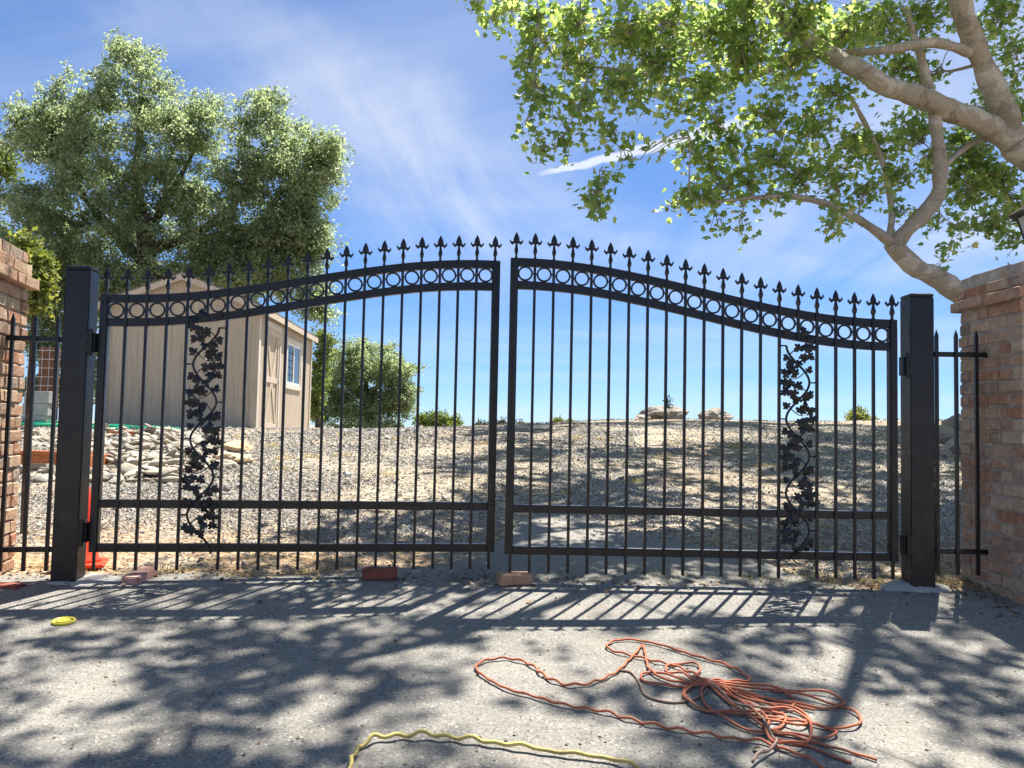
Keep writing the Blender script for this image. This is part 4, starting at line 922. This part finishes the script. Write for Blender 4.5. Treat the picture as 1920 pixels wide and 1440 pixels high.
    for s in (-1, 1):
        xe = -Wd/2+s*(Wd/2+ov); ze = PK-(Wd/2+ov)*sl; b = MB()
        b.add([(-Wd/2, -fo, PK+.012), (xe, -fo, ze+.012), (xe, Ln+fo, ze+.012), (-Wd/2, Ln+fo, PK+.012), (-Wd/2, -fo, PK+.012+th), (xe, -fo, ze+.012+th), (xe, Ln+fo, ze+.012+th), (-Wd/2, Ln+fo, PK+.012+th)],
              [(0, 1, 2, 3), (7, 6, 5, 4), (0, 4, 5, 1), (1, 5, 6, 2), (2, 6, 7, 3), (3, 7, 4, 0)]); b.build('shingles', MAT['roof'], rf)
        b = MB(); b.box(min(xe, xe-s*.02), max(xe, xe-s*.02), -fo+.022, Ln+fo-.022, ze-.10, ze+.008); b.build('fascia', T, rf)
        for yy in (-fo, Ln+fo-.022):
            b = MB(); b.add([(-Wd/2, yy, PK-.10), (xe, yy, ze-.10), (xe, yy, ze+.010), (-Wd/2, yy, PK+.010), (-Wd/2, yy+.021, PK-.10), (xe, yy+.021, ze-.10), (xe, yy+.021, ze+.010), (-Wd/2, yy+.021, PK+.010)], [(0, 1, 2, 3), (7, 6, 5, 4), (0, 4, 5, 1), (1, 5, 6, 2), (2, 6, 7, 3), (3, 7, 4, 0)]); b.build('rake_board', T, rf)
shed()

# ------------------------------------------------------------------ trees
def leaf_template(kind):
    if kind == 'sycamore':
        h = [(0.0, 0.0), (0.20, -0.07), (0.50, 0.08), (0.33, 0.27), (0.60, 0.50), (0.27, 0.55), (0.0, 1.0)]
        P = h+[(-x, y) for x, y in h[-2:0:-1]]; V = [(x, y, -0.22*abs(x)-0.12*(y-0.3)**2) for x, y in P]+[(0, 0.34, 0.03)]
        n = len(P); F = [(i, (i+1) % n, n) for i in range(n)]
        return np.array(V), np.array(F)
    V = [(0, 0, 0), (0.30, 0.45, -0.07), (0, 1, 0), (-0.30, 0.45, -0.07)]; return np.array(V, float), np.array([(0, 1, 2), (0, 2, 3)])
def leaf_rots(n, rng, upbias, droop):
    nn = rng.normal(size=(n, 3))+np.array([0, 0, upbias]); nn /= np.linalg.norm(nn, axis=1)[:, None]
    t = rng.normal(size=(n, 3))+np.array([0, 0, -droop]); t -= nn*(t*nn).sum(1)[:, None]; t /= np.linalg.norm(t, axis=1)[:, None]
    return np.stack([np.cross(t, nn), t, nn], -1)
def grow(limbs, clumps, rng, twigs, leaves_per, leafsize, wood, twig_r=0.004, sag=0.12, reach=0.35, spread=0.45):
    """adds wood to MB; returns leaf positions. limbs: list of (points, radii). clumps: (centre, radii(3), leaf count)"""
    nodes = []; nrad = []
    for pts, rad in limbs:
        sm = spline(pts, 0.07 if pts[0][1] < 12 else 0.3); rr = np.interp(np.linspace(0, len(rad)-1, len(sm)), range(len(rad)), rad)
        wood.tube(sm, [r*(1+0.07*math.sin(i*0.9+r*40)*math.sin(i*0.37)+0.05*math.sin(i*2.1)*(r > 0.05)) for i, r in enumerate(rr)], 18 if rad[0] > 0.06 else 8, lump=0.16 if rad[0] > 0.03 else 0)
        nodes += [np.asarray(p) for p in sm]; nrad += list(rr)
    NP = np.array(nodes); NR = np.array(nrad); LP = []
    order = sorted(range(len(clumps)), key=lambda i: np.min(np.linalg.norm(NP-np.asarray(clumps[i][0]), axis=1)))
    for ci in order:
        c, rad, cnt = clumps[ci]; c = np.asarray(c, float); rad = np.asarray(rad, float)
        d = np.linalg.norm(NP-c, axis=1)+0.5*np.maximum(0, NP[:, 2]-c[2]-0.3)+np.where(NR < 0.006, 0.25, 0); k = int(np.argmin(d)); p = NP[k]; dist = np.linalg.norm(c-p)
        if dist > 0.05:
            m1 = p+(c-p)*0.35+rng.normal(size=3)*dist*0.09+np.array([0, 0, sag*dist]); m2 = p+(c-p)*0.7+rng.normal(size=3)*dist*0.09+np.array([0, 0, sag*0.7*dist])
            sm = spline([p, m1, m2, c], max(0.08, dist/14)); r0 = min(NR[k]*0.7, 0.006+0.014*dist); rr = np.linspace(r0, max(twig_r, r0*0.3), len(sm))
            wood.tube(sm, rr, 6 if r0 > 0.012 else 4, cap=False); NP = np.concatenate([NP, np.array(sm[2:])]) if len(sm) > 2 else NP; NR = np.concatenate([NR, rr[2:]]) if len(sm) > 2 else NR
            tail = np.array(sm[int(len(sm)*0.5):])
        else: tail = np.array([c])
        nt = max(1, int(twigs*cnt/leaves_per)); per = max(1, cnt//nt)
        for _ in range(nt):
            q = rng.normal(size=3); q = q/np.linalg.norm(q)*rng.random()**0.45; e = c+q*rad; s = tail[rng.integers(len(tail))]
            md = (s+e)/2+rng.normal(size=3)*0.10*np.linalg.norm(e-s)+np.array([0, 0, 0.06]); pth = np.array([s, md, e])
            wood.tube(pth, [twig_r, twig_r*0.7, twig_r*0.5], 3, cap=False)
            t = reach+(1.08-reach)*rng.random(per)**0.8; a = np.where(t[:, None] < 0.5, s+(md-s)*(t*2)[:, None], md+(e-md)*(t*2-1)[:, None]); LP.append(a+rng.normal(size=(per, 3))*leafsize*spread)
    return np.concatenate(LP)
def tree_object(name, label, base, wood, leaves, lmat, bmat, group=None, crown='crown', cat='tree'):
    root = empty(name, base); tag(root, label, cat, group)
    if wood is not None: wood.build('trunk', MAT[bmat], root, True, offset=base)
    V, F = leaves; o = link(crown, bulk_mesh(crown, V-np.array(base), F), MAT[lmat], root); o['kind'] = 'stuff'
    return root

def sycamore():
    rng = np.random.default_rng(11); wood = MB(); A = lambda x, y, Y: at(x, y, Y)
    base = (5.55, 7.7, float(height(5.55, 7.7))-0.05)
    fork = np.array([5.0, 7.65, 2.0]); f2 = A(1985, 370, 7.6); f3 = A(1905, 268, 7.55)
    limbs = [
        ([base, (5.45, 7.7, 0.9), fork, f2, f3], [0.211, 0.184, 0.171, 0.155, 0.132]),
        # rising limb
        ([f3, A(1868, 175, 7.5), A(1830, 90, 7.4), A(1800, 0, 7.3), A(1765, -130, 7.2), A(1700, -300, 7.0), A(1640, -480, 6.8)], [0.122, 0.099, 0.093, 0.085, 0.072, 0.056, 0.033]),
        # long limb to the left
        ([f3, A(1845, 232, 7.5), A(1790, 210, 7.4), A(1730, 185, 7.3), A(1670, 165, 7.2), A(1620, 135, 7.1), A(1560, 105, 7.3), A(1490, 60, 7.4), A(1430, 0, 7.3), A(1350, -110, 6.6), A(1200, -260, 5.8), A(1000, -420, 5.3)], [0.112, 0.099, 0.091, 0.085, 0.074, 0.066, 0.060, 0.053, 0.047, 0.043, 0.036, 0.029]),
        # side branch off the rising limb
        ([A(1822, 100, 7.4), A(1790, 88, 7.3), A(1740, 80, 7.2), A(1660, 94, 7.3), A(1560, 102, 7.6), A(1490, 112, 7.8), A(1400, 145, 8.0), A(1280, 150, 7.8), A(1150, 130, 7.3), A(1060, 120, 6.9)], [0.050, 0.046, 0.041, 0.036, 0.033, 0.029, 0.024, 0.022, 0.016, 0.010]),
        # low limb from behind the pillar
        ([(5.5, 7.7, 0.8), A(1900, 640, 7.7), A(1850, 590, 7.65), A(1800, 552, 7.6), A(1755, 520, 7.55), A(1720, 505, 7.5), A(1690, 478, 7.45), A(1672, 455, 7.4)], [0.165, 0.131, 0.111, 0.102, 0.097, 0.093, 0.087, 0.082]),
        ([A(1676, 460, 7.42), A(1700, 432, 7.4), A(1735, 398, 7.4), A(1758, 365, 7.4), A(1763, 320, 7.4), A(1758, 260, 7.4), A(1748, 200, 7.4), A(1730, 120, 7.4), A(1700, 20, 7.4)], [0.075, 0.068, 0.065, 0.062, 0.055, 0.048, 0.041, 0.029, 0.020]),
        ([A(1674, 458, 7.4), A(1645, 435, 7.35), A(1610, 412, 7.3), A(1570, 390, 7.2), A(1520, 374, 7.1), A(1470, 368, 7.0), A(1400, 372, 6.9), A(1330, 380, 6.8)], [0.049, 0.038, 0.033, 0.028, 0.028, 0.022, 0.014, 0.008]),
        ([A(1666, 448, 7.4), A(1672, 400, 7.5), A(1660, 320, 7.6), A(1628, 245, 7.6), A(1600, 190, 7.6)], [0.036, 0.030, 0.027, 0.028, 0.016]),
        ([A(1770, 310, 7.4), A(1800, 285, 7.6), A(1835, 262, 7.8), A(1880, 250, 8.0)], [0.033, 0.028, 0.030, 0.020]),
        # upper limbs out of the picture that carry the shade
        ([A(1765, -130, 7.2), (3.6, 8.5, 6.8), (2.9, 9.6, 7.6), (2.2, 10.6, 8.2)], [0.066, 0.053, 0.039, 0.024]),
        ([A(1700, -300, 7.0), (2.6, 5.6, 6.6), (1.8, 4.8, 7.0), (0.9, 4.2, 7.2)], [0.053, 0.046, 0.033, 0.024]),
        ([A(1776, -90, 7.22), (4.0, 6.5, 5.6), (4.2, 5.4, 6.0), (4.0, 4.4, 6.4)], [0.053, 0.046, 0.033, 0.024]),
    ]
    clumps = []
    def C(px, py, rpx, Y, dens=1.0, flat=0.85):
        c = A(px, py, Y); r = rpx*Y/FPX; clumps.append((c, (r, r*1.15+0.12, r*flat), max(6, int(dens*(38+3050*r*r*(r+0.25)/0.6)))))
    for a in [(893, 15, 28, 5.9, .8), (925, 45, 26, 5.9, .7), (945, 15, 40, 6.0), (1010, 30, 55, 6.0), (1000, 90, 45, 6.1), (985, 150, 30, 6.1, .8), (1020, 175, 50, 6.1), (985, 235, 26, 6.1, .55), (1015, 280, 26, 6.1, .8), (1050, 270, 28, 6.2, .7), (1085, 215, 48, 6.2), (1090, 120, 70, 6.3), (1080, 40, 70, 6.2), (1140, 255, 34, 6.2, .8),
              (1118, 372, 27, 6.0, .9), (1132, 348, 18, 6.0, .6), (1120, 398, 16, 6.0, .7), (1165, 300, 18, 6.2, .5), (1210, 285, 16, 6.2, .5), (1170, 180, 70, 6.5), (1180, 60, 80, 6.6), (1240, 130, 80, 6.8), (1260, 50, 80, 6.8), (1270, 205, 38, 6.8, .8), (1320, 170, 60, 7.0), (1330, 70, 80, 7.0), (1340, 225, 40, 6.9, .8), (1400, 120, 80, 7.1), (1400, 30, 80, 7.0),
              (1285, 285, 28, 7.0, .8), (1320, 300, 40, 7.0, .9), (1370, 270, 50, 7.1, .9), (1270, 382, 30, 6.9, .9), (1310, 370, 42, 6.9, .9), (1350, 345, 45, 7.0, .9), (1345, 425, 17, 6.9, .6), (1392, 432, 14, 6.9, .7), (1400, 345, 48, 7.0, .9), (1440, 300, 60, 7.2), (1440, 220, 60, 7.3), (1480, 130, 70, 7.4, .9), (1500, 40, 80, 7.3), (1460, 380, 32, 7.0, .7), (1500, 330, 50, 7.2), (1520, 250, 60, 7.4), (1560, 180, 60, 7.6, .8), (1580, 60, 80, 7.5, .9), (1570, 340, 50, 7.3), (1590, 280, 55, 7.5), (1580, 415, 26, 7.1, .8), (1555, 430, 16, 7.0, .6), (1620, 365, 40, 7.4, .9), (1640, 290, 50, 7.8), (1640, 60, 80, 7.9, .8), (1680, 340, 45, 7.6, .8), (1700, 250, 60, 8.0, .9), (1680, 130, 60, 8.2, .7), (1740, 40, 70, 8.0, .8), (1740, 300, 45, 7.9, .8), (1700, 400, 28, 7.5, .6), (1720, 160, 50, 8.2, .7), (1780, 270, 50, 8.2, .9), (1830, 300, 50, 8.2), (1880, 350, 46, 8.2, 1.6), (1820, 370, 42, 8.0, 1.5), (1860, 420, 40, 7.8, 1.5), (1850, 340, 40, 8.6, 1.4), (1800, 330, 40, 8.4, 1.4), (1900, 400, 36, 8.4, 1.4), (1800, 430, 30, 7.8, .6), (1890, 455, 30, 7.8, .7), (1780, 480, 20, 7.6, .35), (1765, 500, 14, 7.5, .3), (1850, 200, 60, 8.6, .9), (1900, 220, 55, 8.6), (1900, 90, 60, 8.4, .6), (1880, 20, 60, 8.2, .8), (1840, 60, 40, 8.2, .4), (1905, 150, 40, 8.6, .5), (1760, 420, 30, 7.8, .6)]: C(*a)
    # canopy above the picture, over the gate and the yard behind it
    sunny = [(1000, 1240, 150, 60), (1060, 1330, 120, 50), (60, 1240, 150, 65), (110, 1310, 150, 30), (1260, 1132, 440, 48), (1660, 1330, 160, 60), (700, 1125, 210, 36), (1250, 1240, 120, 40), (1440, 910, 70, 35), (1340, 1000, 110, 40), (1050, 1040, 90, 25), (1250, 820, 200, 20)]  # unseen clumps are laid out so these patches of ground stay sunlit
    for sx0, sx1, sy0, sy1, want in ((-3.6, 3.8, 2.1, 5.0, 215), (-2.2, 12.0, 5.0, 21.0, 290)):
        k = 0; tries = 0
        while k < want and tries < 40000:
            tries += 1
            sx, sy = rng.uniform(sx0, sx1), sy0+(sy1-sy0)*rng.random()**(1.0 if sy0 < 4 else 1.25)
            zmin = 1.6+0.668*max(sy, 5.5) if sy0 > 4 else 5.2; z = zmin+rng.uniform(0, 5.5 if sy0 < 4 else 3.5)
            g = float(height(sx, sy)); qx, qy, _ = project((sx, sy, g)); X, Y = sx+0.445*math.sin(R(SUN_AZ))*(z-g), sy+0.445*math.cos(R(SUN_AZ))*(z-g)
            if any(((qx-a)/c)**2+((qy-b)/d)**2 < 1 for a, b, c, d in sunny) and rng.random() > 0.07: continue
            if sy > 3.7 and sx < -2.0: continue
            if sy > 5.0 and qx < (560 if qy > 930 else 840)+rng.random()*160: continue
            px, py, _ = project((X, Y, z-0.4))
            if py > -15 and not (px > 1960): continue
            if math.hypot(X-4.0, (Y-9.5)*0.7) > (8.0 if sy0 < 4 else 11.5): continue
            r = rng.uniform(0.22, 0.50)*(1 if sy0 < 4 else 2.4); clumps.append((np.array([X, Y, z]), (r, r, r*(0.6 if sy0 < 4 else 0.3)), int((40 if sy0 < 4 else 26)*(r/0.4)**2))); k += 1
    LP = grow(limbs, clumps, rng, 9, 60, 0.12, wood, 0.0048, 0.05)
    n = len(LP); Rm = leaf_rots(n, rng, 1.1, 0.7); S = rng.uniform(0.05, 0.10, n)*np.where(project(LP)[1] > -20, 0.78, np.where(LP[:, 1]-0.4*LP[:, 2] > 5.2, 2.1, 1.2)); tv, tf = leaf_template('sycamore')
    px, py, dz = project(LP); vis = (px > 10) & (px < 1910) & (py > 10) & (py < 520); score = np.where(vis, S/dz, 0); top = np.argsort(-score)[:300]; rest = np.setdiff1d(np.arange(n), top)
    V, F = scatter(tv, tf, LP[rest]-0.0, Rm[rest], S[rest])
    root = tree_object('sycamore_tree', 'mottled sycamore with thick pale limbs reaching in from the right over the gate', base, wood, (V, F), 'leaf', 'bark')
    me = bulk_mesh('leaf', tv, tf); me.materials.append(MAT['leaf'])
    for i in top:
        m = Matrix.Identity(4)
        for r in range(3):
            for c in range(3): m[r][c] = Rm[i][r, c]*S[i]
            m[r][3] = LP[i][r]-base[r]
        link('leaf', me, None, root, m)
    print('sycamore leaves', n)
sycamore()

def far_tree(name, label, lobes, Y, n_clumps, per, leaf, lmat, seed, trunk, group=None, depth=0.8, bmat='oakbark', cr=(0.45, 0.8), shell=0.35, sag=0.05, cat='tree', twigs=0.12):
    """lobes: (px, py, rx px, ry px). trunk: list of (polyline of (px,py), r0, r1)"""
    rng = np.random.default_rng(seed); wood = MB(); m = Y/FPX; L = []
    area = np.array([l[2]*l[3] for l in lobes], float); area /= area.sum(); clumps = []
    for k in range(n_clumps):
        lx, ly, rx, ry = lobes[rng.choice(len(lobes), p=area)]; c = at(lx, ly, Y); q = rng.normal(size=3); q /= np.linalg.norm(q); q *= rng.random()**shell*rng.uniform(0.85, 1.22)
        r = rng.uniform(*cr)*rng.choice([0.6, 0.85, 1.0, 1.1]); sc = np.array([max(rx*m-r*0.6, 0.05), max(rx, ry)*m*depth, max(ry*m-r*0.6, 0.05)]); clumps.append((c+q*sc, (r, r, r*0.75), int(per*(r/np.mean(cr))**2)))
    limbs = [([at(x, y, Y+dy) for x, y, dy in pl], list(np.linspace(r0, r1, len(pl)))) for pl, r0, r1 in trunk]
    LP = grow(limbs, clumps, rng, max(1, per*0.06), per, leaf, wood, 0.005, sag, 0.15, 0.75)
    n = len(LP); tv, tf = leaf_template('oak'); V, F = scatter(tv, tf, LP, leaf_rots(n, rng, 0.6, 0.3), rng.uniform(0.7, 1.3, n)*leaf)
    p0 = limbs[0][0][0]; base = (float(p0[0]), float(p0[1]), float(p0[2]))
    return tree_object(name, label, base, wood, (V, F), lmat, bmat, group, cat=cat)
far_tree('oak_tree', 'large spreading olive green oak rising behind the shed', [(255, 165, 105, 95), (150, 200, 90, 90), (95, 250, 80, 90), (350, 230, 80, 90), (210, 310, 130, 100), (330, 340, 110, 100), (495, 235, 85, 85), (560, 290, 90, 95), (455, 330, 90, 90), (480, 420, 120, 80), (480, 480, 100, 60), (570, 470, 60, 50), (560, 400, 70, 70), (350, 450, 130, 90), (180, 440, 130, 100), (90, 470, 90, 110), (60, 380, 60, 60), (250, 540, 170, 60), (430, 520, 130, 60), (560, 500, 55, 60), (585, 555, 45, 60), (600, 590, 35, 30), (120, 580, 80, 70), (150, 700, 70, 80), (80, 650, 45, 60), (85, 740, 45, 50), (540, 360, 90, 80), (600, 330, 55, 70), (590, 450, 45, 60), (520, 450, 90, 70), (470, 540, 90, 50), (620, 280, 40, 50), (40, 250, 50, 60), (250, 110, 60, 40), (30, 560, 60, 90)],
         26.0, 1150, 215, 0.105, 'oakleaf', 101, [([(290, 800, 0), (285, 600, 0), (275, 470, 0), (268, 400, -.3)], .42, .24), ([(268, 420, 0), (255, 340, 0.4), (262, 250, 0.4), (265, 150, 0.4)], .2, .05), ([(272, 450, 0), (310, 380, 0.5), (350, 310, 0.8), (380, 250, 0.8)], .15, .04), ([(275, 470, 0), (380, 430, 0.4), (470, 350, 0.8), (530, 270, 0.8)], .18, .05), ([(278, 500, 0), (200, 420, 0.4), (130, 330, 0.8), (80, 250, 0.4)], .2, .05), ([(280, 520, 0), (180, 500, 0.8), (90, 450, 0.8), (20, 400, 0.8)], .14, .04), ([(280, 520, 0), (400, 490, 0.8), (520, 450, 1.0), (600, 420, 0.8)], .14, .04)], depth=0.9)
far_tree('oak_tree', 'round topped dark oak standing beyond the crest right of the shed', [(690, 680, 75, 52), (640, 700, 55, 60), (740, 700, 48, 55), (630, 760, 50, 42), (690, 755, 70, 50), (750, 750, 40, 48), (600, 770, 25, 35), (690, 800, 90, 25)],
         42.0, 400, 190, 0.115, 'oakleaf', 102, [([(690, 850, 0), (690, 780, 0), (690, 745, 0)], .35, .2), ([(690, 750, 0), (715, 715, -.5), (740, 690, -.5)], .14, .05), ([(690, 755, 0), (650, 720, -.5), (618, 690, -.5)], .14, .05), ([(690, 760, 0), (685, 700, 0), (690, 650, 0)], .14, .05), ([(690, 780, 0), (740, 760, -.5), (770, 740, -.5)], .1, .04), ([(690, 780, 0), (630, 740, -.5), (600, 715, -.5)], .12, .04)], depth=0.9, cr=(0.45, 0.75))
far_tree('oak_tree', 'yellow green tree showing between the shed and the round topped oak', [(600, 700, 22, 60), (590, 760, 20, 40), (610, 640, 14, 30)], 34.0, 40, 130, 0.13, 'bushleaf', 103, [([(596, 860, 0), (596, 760, 0), (600, 690, 0)], .14, .06)], cr=(0.35, 0.6))
far_tree('pale_tree', 'pale sunlit tree at the left edge above the brick pillar', [(0, 300, 50, 50), (-20, 360, 60, 70), (-30, 440, 60, 60)], 33.0, 60, 170, 0.15, 'bushleaf', 104, [([(-60, 800, 0), (-50, 600, 0), (-30, 420, 0), (-5, 330, 0)], .3, .08)])
far_tree('green_bush', 'rounded green bush on the crest right of the round topped oak', [(815, 792, 38, 24), (850, 795, 30, 20), (790, 796, 18, 24)], 48.0, 50, 130, 0.15, 'bushleaf', 105, [([(820, 850, 0), (820, 800, 0)], .15, .08)], 'bushes along the crest', cr=(0.4, 0.6), cat='bush')
far_tree('green_bush', 'round yellow green bush on the crest left of the right hand post', [(1612, 782, 28, 20), (1612, 800, 26, 16)], 46.0, 40, 130, 0.14, 'vineleaf', 106, [([(1612, 850, 0), (1612, 800, 0)], .12, .06)], 'bushes along the crest', cr=(0.3, 0.5), cat='bush')
far_tree('green_bush', 'tiny green bush on the crest right of the gate centre', [(1047, 792, 12, 9), (1066, 795, 8, 5)], 60.0, 18, 90, 0.15, 'bushleaf', 107, [([(1047, 840, 0), (1047, 800, 0)], .1, .05)], 'bushes along the crest', cr=(0.3, 0.4), cat='bush')
far_tree('sapling', 'thin dark sapling standing on the large crest boulder', [(1250, 752, 7, 9), (1252, 764, 7, 8)], 22.3, 9, 12, 0.07, 'pine', 108, [([(1250, 790, 0), (1251, 770, 0), (1250, 748, 0)], .012, .006)], cr=(0.06, 0.12), cat='sapling')
for k, (px, top, w, lab) in enumerate([(897, 782, 7, 'tiny far pine just left of the gate centre stile'), (908, 792, 5, 'tinier far pine nearest the left centre stile'), (941, 778, 10, 'far grey green tree seen through the gap between the gate leaves'), (974, 785, 16, 'far grey green tree just right of the gate centre')]):
    far_tree('distant_pine', lab, [(px, (top+815)/2, w, (815-top)/2), (px, (top+830)/2, w*1.3, (815-top)/3)], 110.0, 16, 60, 0.35, 'pine', 120+k, [([(px, 860, 0), (px, 820, 0), (px, top+2, 0)], .2, .05)], 'distant trees past the crest', cr=(0.4, 0.8))
# vine behind the sunlit pillar
far_tree('climbing_vine', 'bright yellow green leafy vine behind the sunlit brick pillar', [(70, 500, 14, 26), (76, 540, 13, 24), (70, 575, 10, 20), (45, 462, 18, 10)], 5.6, 34, 60, 0.045, 'vineleaf', 130, [([(40, 1080, 0), (50, 800, 0), (62, 600, 0), (66, 500, 0)], .02, .008)], cr=(0.04, 0.09), cat='vine', depth=1.2)
